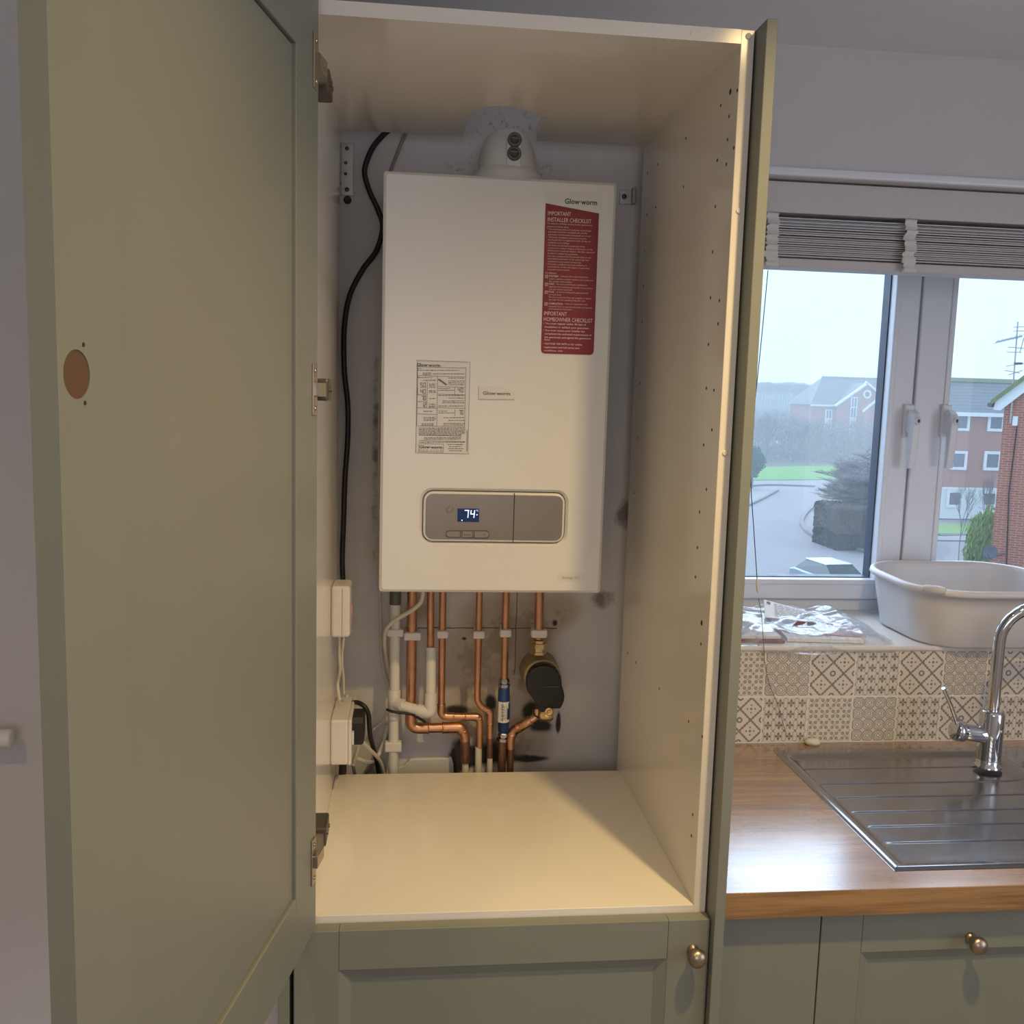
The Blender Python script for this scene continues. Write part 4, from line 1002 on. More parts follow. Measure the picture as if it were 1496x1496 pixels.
# bit of soap behind the drainer
q = at(1183, 1084, 2, ZW)
bm = bmesh.new(); bmesh.ops.create_icosphere(bm, subdivisions=3, radius=1)
for v_ in bm.verts:
    n_ = 1 + .12 * mnoise.noise(v_.co * 1.6); v_.co = V((v_.co.x * .0165 * n_ * (1.1 if v_.co.x < 0 else 1), v_.co.y * .011 * n_, max(v_.co.z, -.8) * .0085 * n_))
mb = MB().frombm(bm, smooth=True); mb.v = [p + V((q.x, min(q.y, .586), ZW + .0068)) for p in mb.v]
tag(mb.build('soap_piece', M['stone']), 'small cream lump of soap on the worktop behind the drainer', 'soap')

#====================================================================== WINDOW, BLIND
win = bpy.data.objects.new('window_1', None); COL.objects.link(win); win.location = (1.1, YWIN, ZWB); WL['window_1'] = win.location.copy(); struct(win)
zs0, zs1 = .232, ZWT
G0, G1, H0, H1 = .655, 1.0, 1.160, 1.465          # glass edges left and right
zg0 = at(1200, 842, 1, YWIN + .02).z; zsb = at(1180, 875, 1, YWIN).z
mb = MB()
mb.box((XWL, YWIN, zs0), (.590, YWIN + .07, zs1), .003).box((XWR - .12, YWIN, zs0), (XWR, YWIN + .07, zs1), .003)
mb.box((.590, YWIN + .0, zs0), (XWR - .12, YWIN + .07, zsb), .003).box((.590, YWIN, 1.14), (XWR - .12, YWIN + .07, zs1), .003)
mb.box((1.060, YWIN + .010, zsb), (1.078, YWIN + .07, 1.14), .002)
mb.build('window_frame', M['upvc'], win)
def sash(x0, x1, gx0, gx1, hx):
    y0 = YWIN - .012; z0, z1 = zsb + .002, 1.138
    mb = MB()
    for (a, b_) in (((x0, z0), (gx0 - .006, z1)), ((gx1 + .006, z0), (x1, z1)), ((gx0 - .007, z0), (gx1 + .007, zg0 - .006)), ((gx0 - .007, 1.08), (gx1 + .007, z1))):
        mb.box((a[0], y0, a[1]), (b_[0], YWIN + .055, b_[1]), .004, 3)
    s_ = mb.build('sash', M['upvc'], win)
    mb = MB()      # raised glazing bead inside the sash
    for (a, b_) in (((gx0 - .016, zg0 - .012), (gx0 - .002, 1.085)), ((gx1 + .002, zg0 - .012), (gx1 + .016, 1.085)), ((gx0 - .016, zg0 - .014), (gx1 + .016, zg0 - .001))):
        mb.box((a[0], y0 - .004, a[1]), (b_[0], YWIN + .02, b_[1]), .003, 2)
    mb.build('glazing_bead', M['upvc'], s_)
    mb = MB()
    for (a, b_) in (((gx0 - .005, zg0 - .005), (gx0 + .001, 1.085)), ((gx1 - .001, zg0 - .005), (gx1 + .005, 1.085)), ((gx0 - .004, zg0 - .005), (gx1 + .004, zg0 + .0012))):
        mb.box((a[0], YWIN + .012, a[1]), (b_[0], YWIN + .045, b_[1]))
    mb.build('gasket', M['gasket'], s_)
    MB().quad((gx0 - .003, YWIN + .030, zg0 - .003), (gx1 + .003, YWIN + .030, zg0 - .003), (gx1 + .003, YWIN + .030, 1.09), (gx0 - .003, YWIN + .030, 1.09)).build('pane', M['glass'], s_)
    return s_
sash(.592, 1.066, G0, G1, 0); sash(1.071, 1.579, H0, H1, 0)
def whandle(x, z):
    y0 = YWIN - .012
    h = MB().box((x - .0125, y0 - .011, z - .045), (x + .0125, y0, z + .035), .004, 3).build('handle', M['upvc'], win)
    prof = [(y0 - .008, z + .012), (y0 - .028, z + .022), (y0 - .042, z + .012), (y0 - .048, z - .015), (y0 - .046, z - .06), (y0 - .040, z - .118), (y0 - .030, z - .120), (y0 - .030, z - .06), (y0 - .026, z - .035), (y0 - .008, z - .03)]
    MB().prism(prof, x - .0095, x + .0095, 0, .003).build('lever', M['upvc'], h)
    MB().lathe([(0, .0085), (.010, .0085), (.012, .007), (.012, .0045), (.009, .0045), (.009, .0002)], (x, y0 - .040, z - .004), (0.25, -1, 0), 18).build('lock_barrel', M['upvc'], h)
    MB().lathe([(0, .0042), (.0006, .0042)], (x + .0024, y0 - .0503, z - .004), (.25, -1, 0), 12, False).build('keyhole', M['greyplastic'], h)
whandle(at(1328, 605, 1, YWIN - .02).x, at(1328, 612, 1, YWIN - .05).z); whandle(at(1383, 605, 1, YWIN - .02).x, at(1383, 612, 1, YWIN - .05).z)

bl = thing('venetian_blind', 'raised grey white venetian blind across the top of the window', 'blind', (1.1, .65, 1.02))
BLX0, BLX1 = XWL + .004, XWR - .004
B('headrail', (BLX0, .626, 1.125), (BLX1, .69, 1.186), M['blind'], bl, .0015)
sl0 = None; NS = 17
zt_, zb_ = 1.119, 1.041
for i in range(NS):
    f = i / (NS - 1); z = zt_ + (zb_ - zt_) * (f ** .85) ; tilt = R(10 * (1 - f) ** 1.5 + random.uniform(-1., 1.))
    if sl0 is None:
        sl0 = MB().box((BLX0 + .004, -.025, -.00145), (BLX1 - .004, .025, .00145), .0006, 1).build('slat', M['blind'], bl, org=(1.1, 0, 0)); o = sl0
    else:
        o = sl0.copy(); COL.objects.link(o)
    o.location = V((1.1, .655 + random.uniform(-.003, .003), z)) - WL[bl.name]; o.rotation_euler = (tilt, 0, random.uniform(-.001, .001))
B('bottom_rail', (BLX0 + .004, .628, 1.018), (BLX1 - .004, .682, 1.036), M['blind'], bl, .003)
for tx_ in (.574, .868, 1.28, 1.60):
    mb = MB(); pts = []; n_ = 26
    for k in range(n_ + 1):
        f = k / n_; z = 1.124 - f * (1.124 - 1.016)
        pts.append((.621 - (.006 * abs(math.sin(k * 1.25)) + .004 * f), z, random.uniform(-.0016, .0016) * (1 if k > 4 else .2)))
    vs = []; fs = []
    for (y, z, dx) in pts:
        for s_ in (-.0125, .0125):
            for dy in (0, .0012): vs.append((tx_ + s_ + dx * 2 + .002 * math.sin(z * 190), y + dy, z + (.0014 if s_ > 0 else 0) * math.sin(z * 300)))
    for k in range(n_):
        a = k * 4; b_ = a + 4
        fs += [(a, a + 2, b_ + 2, b_), (a + 1, b_ + 1, b_ + 3, a + 3), (a, b_, b_ + 1, a + 1), (a + 2, a + 3, b_ + 3, b_ + 2)]
    mb.add(vs, fs); mb.box((tx_ - .017, .6125, 1.034), (tx_ + .013, .6185, 1.046), .002); mb.box((tx_ - .012, .613, 1.0155), (tx_ + .016, .619, 1.025), .002)
    mb.build('ladder_tape', M['tape'], bl)
cc = [at(x, y, 1, d) for x, y, d in ((1122, 395, .612), (1112, 500, .61), (1098, 640, .605), (1097, 705, .60), (1101, 770, .597), (1106, 845, .594))]
cd = MB().tube(smooth_path(cc, 6), .0009, 6).build('pull_cord', M['ink'], bl)
cw = [at(1106, 845, 1, .594), at(1108, 872, 1, .592)]
MB().lathe([(0, .0012), (.006, .003), (.024, .0034), (.03, .0015)], cw[0], cw[1] - cw[0], 10).build('cord_joiner', M['tape'], cd)
cc = [at(1060 + x / 3.431, 800 + y / 3.431, 1, .59) for x, y in ((165, 255), (180, 340), (190, 470), (200, 600), (222, 690), (262, 790), (280, 850), (305, 940))]
MB().tube(smooth_path(cc, 6), .0007, 6).build('cord_tail', M['greyink'], cd)

#====================================================================== ON THE SILL
ZS = .2322
bs = thing('washing_up_bowl', 'grey white plastic washing up bowl on the window sill', 'bowl', (1.08, .74, ZS))
# rounded-rectangle bowl with a rolled rim
bxa, bxb, bya, byb = .926, 1.32, .545, .880
bm = bmesh.new(); NB = 10; LO = []
tilt = lambda y: (y - .60) * .030
cfg = [(.046, ZS + .0005, .07), (.036, ZS + .0004, .08), (.028, ZS + .006, .09), (.012, ZS + 0.0900, .105), (.009, ZS + 0.1150, .11), (.0005, ZS + 0.1155, .115), (-.003, ZS + 0.1200, .118), (-.0015, ZS + 0.1275, .118), (.004, ZS + 0.1312, .115), (.0095, ZS + 0.1290, .11), (.012, ZS + 0.1200, .105), (.016, ZS + 0.0900, .10), (.031, ZS + .010, .085), (.041, ZS + .005, .075)]
for (ins, z, r_) in cfg:
    LO.append([bm.verts.new((p[0], p[1], z + tilt(p[1]) * ((z - ZS) / .146))) for p in rrect(bxa + ins, bya + ins * .75, bxb - ins, byb - ins, r_, NB)])
for a, b_ in zip(LO[:-1], LO[1:]):
    for i in range(len(a)): bm.faces.new((a[i], a[(i + 1) % len(a)], b_[(i + 1) % len(a)], b_[i]))
bm.faces.new(LO[0][::-1]); bm.faces.new(LO[-1]); bmesh.ops.recalc_face_normals(bm, faces=bm.faces)
MB().frombm(bm, smooth=True).build('tub', M['basin'], bs)
# spout lip: small pour dent on the front left corner
q = V((bxa + .030, bya + .028, ZS + .1312))
MB().lathe([(-.022, .0065), (-.014, .0088), (0, .0092), (.014, .0088), (.022, .0065)], q + V((.004, .004, -.004)), (1, -1, 0), 14).build('pouring_lip', M['basin'], bs)

def sheet(name, corners, th, m, label, cat, group=None):
    c = [V(q) for q in corners]; nrm = (c[1] - c[0]).cross(c[3] - c[0]).normalized()
    if nrm.z < 0: nrm = -nrm
    vs = c + [q + nrm * th for q in c]
    o = MB().add(vs, [(0, 3, 2, 1), (4, 5, 6, 7), (0, 1, 5, 4), (1, 2, 6, 5), (2, 3, 7, 6), (3, 0, 4, 7)]).build(name, m); return tag(o, label, cat, group)
g = 'leaflets in the plastic bag'
def sl(cx, cy, z): return at(1060 + cx / 3.431, 800 + cy / 3.431, 2, z)
sheet('booklet', [(.545, .622, ZS + .0005), (.655, .615, ZS + .0005), (.672, .81, ZS + .0005), (.555, .82, ZS + .0005)], .006, M['darkpaper'], 'maroon edged booklet lowest on the sill at the left', 'booklet', g)
sheet('booklet', [(.540, .628, ZS + .0072), (.65, .626, ZS + .0072), (.668, .80, ZS + .0072), (.550, .815, ZS + .0072)], .006, M['paper'], 'white booklet lying on the maroon booklet at the left of the sill', 'booklet', g)
sheet('booklet', [(.665, .628, ZS + .001), (.83, .612, ZS + .001), (.86, .82, ZS + .001), (.70, .84, ZS + .001)], .008, M['paper'], 'white booklet flat inside the clear plastic bag', 'booklet', g)
sheet('booklet', [(.735, .655, ZS + .0105), (.845, .63, ZS + .0105), (.865, .76, ZS + .0105), (.765, .78, ZS + .0105)], .003, M['pinkpaper'], 'pink leaflet on top of the booklet in the plastic bag', 'leaflet', g)
# folded leaflet leaning up at the back
F = [at(1060 + x / 3.431, 800 + y / 3.431, 1, d) for x, y, d in ((198, 350, .72), (515, 388, .70), (500, 346, .775), (192, 263, .80))]
lf_ = sheet('leaflet', F, .0015, M['paper'], 'white printed leaflet leaning up out of the plastic bag', 'leaflet', g)
mb = MB(); nv = (F[1] - F[0]).cross(F[3] - F[0]).normalized(); nv = nv if nv.z > 0 else -nv
def fp(u, v): return (F[0] * (1 - u) + F[1] * u) * (1 - v) + (F[3] * (1 - u) + F[2] * u) * v + nv * .0020
for i in range(11):
    v = .88 - i * .075; u = .16
    while u < .92:
        e = min(.95, u + random.uniform(.04, .12))
        if not (u > .66 and i % 3 == 2): mb.quad(fp(u, v), fp(e, v), fp(e, v + .020), fp(u, v + .020))
        u = e + .02
mb.quad(fp(.04, .78), fp(.10, .78), fp(.10, .93), fp(.04, .93))
mb.build('print', M['greyink'], lf_)
sheet('leaflet', [sl(330, 398, ZS + .02), sl(530, 412, ZS + .02), sl(540, 385, ZS + .024), sl(360, 370, ZS + .03)], .0012, M['darkpaper'], 'dark red leaflet edge under the leaning white leaflet', 'leaflet', g)
# crumpled clear bag draped over the leaflets, its front edge hanging over the sill
NXB, NYB = 90, 60
vs = []; fs = []
for j in range(NYB + 1):
    for i in range(NXB + 1):
        u, v = i / NXB, j / NYB
        x = .520 + u * .38 + .02 * (v - .5) * (u - .3); y = .590 + v * .26 + .012 * math.sin(u * 9)
        if u > .75: y += (u - .75) * .06 * (1 - v)
        p = V((u * 4.2, v * 3.2, 1.3))
        rd = 1 - abs(mnoise.noise(p * 1.0)) * 2.2; rd2 = 1 - abs(mnoise.noise(p * 2.7 + V((3, 1, 5)))) * 2
        h = .016 + .011 * max(0, rd) ** 2 + .003 * max(0, rd2) ** 2
        edge = min(u, 1 - u) * 8; h *= min(1, .3 + edge * .7)
        h += .004 * math.exp(-((u - .42) / .25) ** 2 - ((v - .75) / .35) ** 2)
        if v < .12: h = h * (v / .12) - .018 * (1 - v / .12) * (1 if u > .18 else .2); y = min(y, .592 + v * .2)
        vs.append((x, y, ZS + .004 + h))
for j in range(NYB):
    for i in range(NXB):
        a = j * (NXB + 1) + i; fs.append((a, a + 1, a + NXB + 2, a + NXB + 1))
bag = MB().add(vs, fs, True).build('plastic_bag', M['polythene'])
tag(bag, 'crumpled clear plastic bag of leaflets on the window sill', 'bag')
sd = bag.modifiers.new('thick', 'SOLIDIFY'); sd.thickness = .0004

#====================================================================== OUTSIDE
def og(px, py, z=ZG): return at(px, py, 2, z)
M['asphalt'] = mat('asphalt', (.255, .235, .25), .85, var=.14, scale=.6)
M['path'] = mat('pavement', (.30, .285, .285), .85, var=.1, scale=2)
M['grass'] = mat('grass', (.15, .40, .05), .9, var=.25, scale=3)
M['grassdull'] = mat('rough_grass', (.17, .30, .07), .9, var=.3, scale=2)
M['soil'] = mat('soil', (.12, .10, .085), .95, var=.3, scale=4)
M['kerb'] = mat('kerb_concrete', (.20, .19, .19), .8, var=.1, scale=6)
def m_slate():
    m, x, b, nt = newmat('grey_roof_tiles')
    px_, py_, pz_ = x.xyz(x.pos())
    rowv = x.fr(x.mul(pz_, 4.2)); colv = x.fr(x.add(x.mul(px_, 3.0), x.mul(x.m('FLOOR', x.mul(pz_, 4.2)), .5)))
    g = x.mx(x.lt(rowv, .22), x.lt(colv, .10))
    c = x.mix(x.noise(1.3, 4), (.10, .11, .13), (.18, .19, .21))
    nt.links.new(x.mix(x.mul(g, .55), c, (.04, .045, .055)), b.inputs['Base Color']); b.inputs['Roughness'].default_value = .7
    return m
M['slate'] = m_slate()
M['moss'] = mat('mossy_ridge', (.20, .22, .09), .8, var=.3, scale=5)
M['farbrick'] = mat('far_brick', (.38, .15, .10), .85, var=.12, scale=3)
M['render'] = mat('white_render', (.72, .74, .74), .7, var=.04, scale=2)
M['whitewood'] = mat('white_woodwork', (.75, .76, .77), .5, var=.03)
M['farglass'] = mat('far_window_glass', (.06, .085, .12), .08, var=.3, scale=1.2)
M['curtain'] = mat('net_curtain', (.42, .50, .58), .7, var=.2, scale=9)
M['bark'] = mat('grey_bark', (.20, .17, .165), .9, var=.25, scale=8)
M['twig'] = mat('purple_grey_twigs', (.215, .185, .20), .9, var=.25, scale=3)
M['hedge'] = mat('dark_hedge_leaves', (.075, .06, .055), .8, var=.9, scale=1.6)
M['leaf'] = mat('yellow_green_leaves', (.20, .32, .06), .7, var=.45, scale=3)
M['bluegreen'] = mat('blue_green_leaves', (.04, .13, .075), .8, var=.4, scale=5)
M['hill'] = mat('wooded_hill', (.14, .165, .15), .95, var=.5, scale=.12)
M['dish'] = mat('grey_dish', (.10, .11, .13), .5, var=.1)
M['carpaint'] = mat('silver_blue_paint', (.33, .42, .46), .25, metal=.4, var=.04)
M['carglass'] = mat('car_glass', (.03, .045, .05), .06, var=.1)
M['tyre'] = mat('tyre_rubber', (.02, .02, .02), .8)
def m_brick():
    m, x, b, nt = newmat('red_brick')
    t = x.n('ShaderNodeTexBrick'); mp = x.n('ShaderNodeMapping'); nt.links.new(x.obj(), mp.inputs[0])
    mp.inputs['Rotation'].default_value = (R(90), 0, 0); nt.links.new(mp.outputs[0], t.inputs['Vector'])
    t.inputs['Scale'].default_value = 1; t.inputs['Brick Width'].default_value = .225; t.inputs['Row Height'].default_value = .075; t.inputs['Mortar Size'].default_value = .008
    t.inputs['Color1'].default_value = (.42, .13, .075, 1); t.inputs['Color2'].default_value = (.33, .10, .065, 1); t.inputs['Mortar'].default_value = (.46, .31, .25, 1)
    nt.links.new(t.outputs[0], b.inputs['Base Color']); b.inputs['Roughness'].default_value = .85
    nt.links.new(x.bump(t.outputs['Fac'], .5, -.01), b.inputs['Normal'])
    return m
M['brick'] = m_brick()

struct(MB().quad((-150, 6, ZG - .02), (220, 6, ZG - .02), (220, 320, ZG - .02), (-150, 320, ZG - .02)).build('ground', M['asphalt']))
def flat(name, px, m, dz=.0, kind='structure'):
    P = [og(*c) for c in px]; mb = MB().prism([(q.x, q.y) for q in P], ZG - .02 + dz, ZG + dz + .03, 2); return struct(mb.build(name, m))
flat('verge', ((1080, 702), (1290, 700), (1330, 676), (1080, 684)), M['grass'], .02)
flat('woodland_floor', ((1060, 684), (1340, 677), (1360, 648), (1060, 650)), M['soil'], .015)
flat('pavement', ((1060, 745), (1090, 738), (1137, 716), (1128, 713), (1060, 716)), M['path'], .05)
flat('planting_bed', ((1196, 768), (1212, 786), (1300, 808), (1300, 712), (1204, 716)), M['soil'], .04)
flat('lawn', ((1370, 781), (1470, 781), (1470, 767), (1370, 767)), M['grassdull'], .05)
flat('pavement', ((1370, 790), (1480, 792), (1480, 782), (1370, 782)), M['path'], .03)
def kerb(px, label, w=.13):
    P = [og(*c) for c in px]; mb = MB(); path = smooth_path(P, 5)
    L0 = []; L1 = []
    for i, p in enumerate(path):
        d = (path[min(i + 1, len(path) - 1)] - path[max(0, i - 1)]).normalized(); s_ = V((-d.y, d.x, 0)) * w
        L0.append(p - s_); L1.append(p + s_)
    vs = []; fs = []
    for a, b_ in zip(L0, L1): vs += [a, b_, a + V((0, 0, .14)), b_ + V((0, 0, .14))]
    for i in range(len(path) - 1):
        k = i * 4; n_ = k + 4; fs += [(k + 2, k + 3, n_ + 3, n_ + 2), (k, k + 2, n_ + 2, n_), (k + 1, n_ + 1, n_ + 3, k + 3)]
    return tag(mb.add(vs, fs).build('kerb', M['kerb']), label, 'kerb')
kerb(((1085, 712), (1120, 709), (1190, 711)), 'pale kerb along the far side of the green verge', .22)
kerb(((1085, 742), (1110, 731), (1136, 717)), 'kerb of the pavement at the left of the road')
kerb(((1192, 737), (1176, 752), (1171, 766), (1184, 781), (1215, 793), (1268, 808)), 'curved kerb round the hedge bed')
kerb(((1372, 784), (1420, 783), (1478, 785)), 'kerb in front of the right hand flats')

# --- flats at the left of the view
def fw(px, py, y): return at(px, py, 1, y)
YL = 152.
fl_ = thing('apartment_block', 'red brick flats with white gable edges seen through the left pane', 'building', fw(1250, 690, YL))
e0, rg0 = fw(1186, 591, YL), fw(1201, 551, YL + 5)
xr_ = fw(1360, 600, YL).x
B('brick_wall', (e0.x, YL, ZG), (xr_, YL + 9, e0.z), M['farbrick'], fl_)
mb = MB().add([V((e0.x - .4, YL - .5, e0.z)), V((xr_, YL - .5, e0.z)), V((xr_, YL + 5, rg0.z)), V((rg0.x, YL + 5, rg0.z)), V((e0.x - .4, YL + 10, e0.z)), V((xr_, YL + 10, e0.z))], [(0, 1, 2, 3), (0, 3, 4), (3, 2, 5, 4), (0, 4, 5, 1), (1, 5, 2)])
mb.build('roof', M['slate'], fl_)
B('ridge', (rg0.x, YL + 4.8, rg0.z - .05), (xr_, YL + 5.2, rg0.z + .18), M['moss'], fl_)
B('fascia', (e0.x - .4, YL - .62, e0.z - .25), (fw(1226, 591, YL).x, YL - .5, e0.z + .05), M['whitewood'], fl_)
ap, gl = fw(1266, 562, YL - 1), fw(1223, 592, YL - 1); gr = V((2 * ap.x - gl.x, YL - 1, gl.z))
MB().prism([(gl.x, ZG), (gr.x, ZG), (gr.x, gl.z), (ap.x, ap.z), (gl.x, gl.z)], YL - 1, YL + 3, 1).build('gable', M['farbrick'], fl_)
mb = MB()
for a, b_ in ((gl, ap), (ap, gr)):
    d = V((b_.x - a.x, 0, b_.z - a.z)).normalized(); nn = V((-d.z, 0, d.x)) * .34
    mb.prism([(a.x - d.x * .5, a.z - d.z * .5), (b_.x + d.x * .15, b_.z + d.z * .15), (b_.x + nn.x, b_.z + nn.z), (a.x + nn.x - d.x * .5, a.z + nn.z - d.z * .5)], YL - 1.5, YL - 1.0, 1)
mb.build('bargeboard', M['whitewood'], fl_)
MB().prism([(gl.x - .6, gl.z - .3), (ap.x, ap.z + .3), (gr.x + .6, gr.z - .3), (gr.x, gr.z - .3), (ap.x, ap.z), (gl.x, gl.z - .3)], YL - 1.3, YL + 5, 1).build('gable_roof', M['slate'], fl_)
q = fw(1267, 576, YL - 1.05)
MB().lathe([(0, .72), (.10, .72), (.10, .42), (0, .42)], q, (0, -1, 0), 24, False).build('round_window', M['whitewood'], fl_)
MB().lathe([(0, .42), (.04, .42)], q, (0, -1, 0), 20, False).build('pane', M['farglass'], fl_)
def fwin(par, px0, py0, px1, py1, y, rows=1, panes=2, blank=None):
    a, b_ = fw(px0, py1, y), fw(px1, py0, y); t_ = min(.22, (b_.x - a.x) * .16)
    f_ = MB()
    f_.box((a.x, y - .12, a.z), (b_.x, y, a.z + t_)).box((a.x, y - .12, b_.z - t_), (b_.x, y, b_.z)).box((a.x, y - .12, a.z + t_), (a.x + t_, y, b_.z - t_)).box((b_.x - t_, y - .12, a.z + t_), (b_.x, y, b_.z - t_))
    for r_ in range(1, rows): z = a.z + (b_.z - a.z) * r_ / rows; f_.box((a.x + t_, y - .11, z - t_ / 2), (b_.x - t_, y, z + t_ / 2))
    for c_ in range(1, panes): x = a.x + (b_.x - a.x) * c_ / panes; f_.box((x - t_ * .4, y - .10, a.z + t_), (x + t_ * .4, y, b_.z - t_))
    o = f_.build('window', M['whitewood'], par)
    for r_ in range(rows):
        z0 = a.z + (b_.z - a.z) * r_ / rows; z1 = a.z + (b_.z - a.z) * (r_ + 1) / rows
        m_ = M['render'] if blank and r_ in blank else M['farglass']
        B('pane', (a.x + t_ * .5, y - .04, z0 + t_ * .3), (b_.x - t_ * .5, y - .01, z1 - t_ * .3), m_, o)
    return o
fwin(fl_, 1239, 580, 1253, 640, YL - 1, 4, 2, (1, 0)); fwin(fl_, 1203, 598, 1216, 640, YL, 3, 2, (1,)); 
# lower porch gable at the right edge of the pane
P0, P1 = fw(1264, 600, YL - 4), fw(1285, 588, YL - 4)
MB().prism([(P0.x, ZG), (P0.x + 3.4, ZG), (P0.x + 3.4, P0.z), (P0.x + 1.7, P0.z + 1.4), (P0.x, P0.z)], YL - 4, YL - 1, 1).build('porch', M['farbrick'], fl_)
MB().prism([(P0.x - .4, P0.z - .3), (P0.x + 1.7, P0.z + 1.5), (P0.x + 3.8, P0.z - .3), (P0.x + 3.8, P0.z + .1), (P0.x + 1.7, P0.z + 1.9), (P0.x - .4, P0.z + .1)], YL - 4.3, YL - 3.9, 1).build('bargeboard', M['whitewood'], fl_)

# --- three storey flats at the right
YR = 63.
fr_ = thing('apartment_block', 'three storey brick flats with white ground floor band seen through the right pane', 'building', fw(1420, 765, YR))
xa, xb_ = fw(1362, 700, YR).x, fw(1540, 700, YR).x
ze, zrd = fw(1430, 604, YR).z, fw(1430, 556, YR + 3).z
zba, zbb = fw(1420, 758, YR).z, fw(1420, 713.5, YR).z
B('brick_wall', (xa, YR, zbb), (xb_, YR + 5.5, ze), M['farbrick'], fr_)
B('render_band', (xa, YR - .05, zba), (xb_, YR + 5.5, zbb), M['render'], fr_); B('plinth', (xa, YR, ZG), (xb_, YR + 5.5, zba), M['soil'], fr_)
mb = MB().add([V((xa, YR - .4, ze - .05)), V((xb_, YR - .4, ze - .05)), V((xb_, YR + 3, zrd)), V((xa, YR + 3, zrd)), V((xb_, YR + 6.0, ze)), V((xa, YR + 6.0, ze))], [(0, 1, 2, 3), (3, 2, 4, 5), (0, 5, 4, 1), (0, 3, 5), (1, 4, 2)]); mb.build('roof', M['slate'], fr_)
B('ridge', (xa, YR + 2.7, zrd - .12), (xb_, YR + 3.2, zrd + .16), M['moss'], fr_)
B('fascia', (xa, YR - .52, ze - .22), (xb_, YR - .38, ze + .06), M['whitewood'], fr_)
B('band_trim', (xa, YR - .1, zbb - .08), (xb_, YR, zbb + .06), M['whitewood'], fr_)
for (x0, y0, x1, y1) in ((1392, 604, 1417, 629), (1441, 604, 1468, 630), (1387, 659, 1413, 686), (1435, 659.5, 1463, 687), (1381, 716, 1407, 741), (1431, 717, 1458, 741)):
    o = fwin(fr_, x0, y0, x1, y1, YR - .05, 1, 1)
    a, b_ = fw(x0, y1, YR), fw(x1, y0, YR)
    B('curtain', (a.x + .25, YR - .085, a.z + .25), (a.x + (b_.x - a.x) * random.uniform(.55, .85), YR - .06, b_.z - .22), M['curtain'], o)

# --- near brick house at the right edge
YN = 26.
nh = thing('brick_house', 'near red brick gable wall at the right edge of the right pane', 'building', fw(1485, 850, YN))
k0 = fw(1467, 600, YN); xN = k0.x; zE = fw(1466, 592, YN).z
RN = Matrix.Rotation(R(-34.5), 3, 'Z')
def turn(mb): pv = V((xN, YN, 0)); mb.v = [pv + RN @ (p - pv) for p in mb.v]; return mb
def fn(px, py, off=0.):
    """point on the near gable wall seen at px, py, set off the wall by off"""
    n_ = RN @ V((0, -1, 0)); d = CM @ V(((px - 748) / 1380.66, -(py - 748) / 1380.66, -1))
    return CP + d * (n_.dot(V((xN, YN, 0)) + n_ * off - CP) / n_.dot(d))
turn(MB().prism([(xN, ZG), (xN + 9, ZG), (xN + 9, zE), (xN + 4.5, zE + 4.2), (xN, zE)], YN, YN + 9, 1)).build('gable_wall', M['brick'], nh)
sl_ = 4.2 / 4.5
turn(MB().prism([(xN - .30, zE - .14), (xN - .1, zE - .16), (xN + 4.5, zE + 4.18), (xN + 4.5, zE + 4.45), (xN - .25, zE + .1)], YN - .22, YN - .08, 1)).build('bargeboard', M['whitewood'], nh)
turn(MB().prism([(xN - .38, zE - .02), (xN + 4.5, zE + 4.46), (xN + 9.3, zE - .0), (xN + 9.3, zE + .12), (xN + 4.5, zE + 4.66), (xN - .38, zE + .14)], YN - .35, YN + 9.2, 1)).build('roof', M['moss'], nh)
turn(MB().tube([(xN - .40, YN - .4, zE + .0), (xN - .40, YN + 9, zE + .0)], .07, 8)).build('gutter', M['dish'], nh)
MB().tube([fn(1486, 622, .03), fn(1474, 720, .03), fn(1470, 836, .03)], .018, 6).build('wall_cable', M['ink'], nh)
q = fn(1483, 615, .05); turn(MB().box(*[V((xN, YN, 0)) + RN.inverted() @ (q - V((xN, YN, 0))) + V((k, k, k * 2)) for k in (-.07, .07)])).build('junction_box', M['whitewood'], nh)
# TV aerials on a mast
YA = YN - .25
ar = thing('tv_aerial', 'television aerial mast on the near brick house', 'aerial', fw(1477, 620, YA))
m0, m1 = fw(1476, 618, YA), fw(1487, 470, YA)
MB().tube([m0, m1], .022, 8).build('mast', M['galv'], ar)
mb = MB()
b0, b1 = fw(1455, 500, YA), fw(1493, 491, YA); mb.tube([b0, b1], .012, 6)
for k in range(13):
    p = b0 + (b1 - b0) * (k / 12); mb.tube([p + V((-.03, -.14, .05)), p + V((.03, .14, -.05))], .006, 5); mb.tube([p, p + V((0, 0, .07 if k % 2 else -.05))], .005, 5)
mb.build('yagi', M['dish'], ar)
mb = MB()
for (x0, y0, x1, y1) in ((1481, 478, 1505, 477), (1480, 484, 1505, 483), (1473, 507, 1496, 509), (1471, 514, 1492, 515), (1470, 535, 1496, 531), (1468, 541, 1490, 545), (1473, 548, 1494, 541), (1490, 515, 1496, 493)):
    mb.tube([fw(x0, y0, YA), fw(x1, y1, YA)], .010, 6)
mb.tube([fw(1482, 531, YA - .1), fw(1493, 531, YA - .1)], .035, 8)
mb.build('aerial_bars', M['dish'], ar)
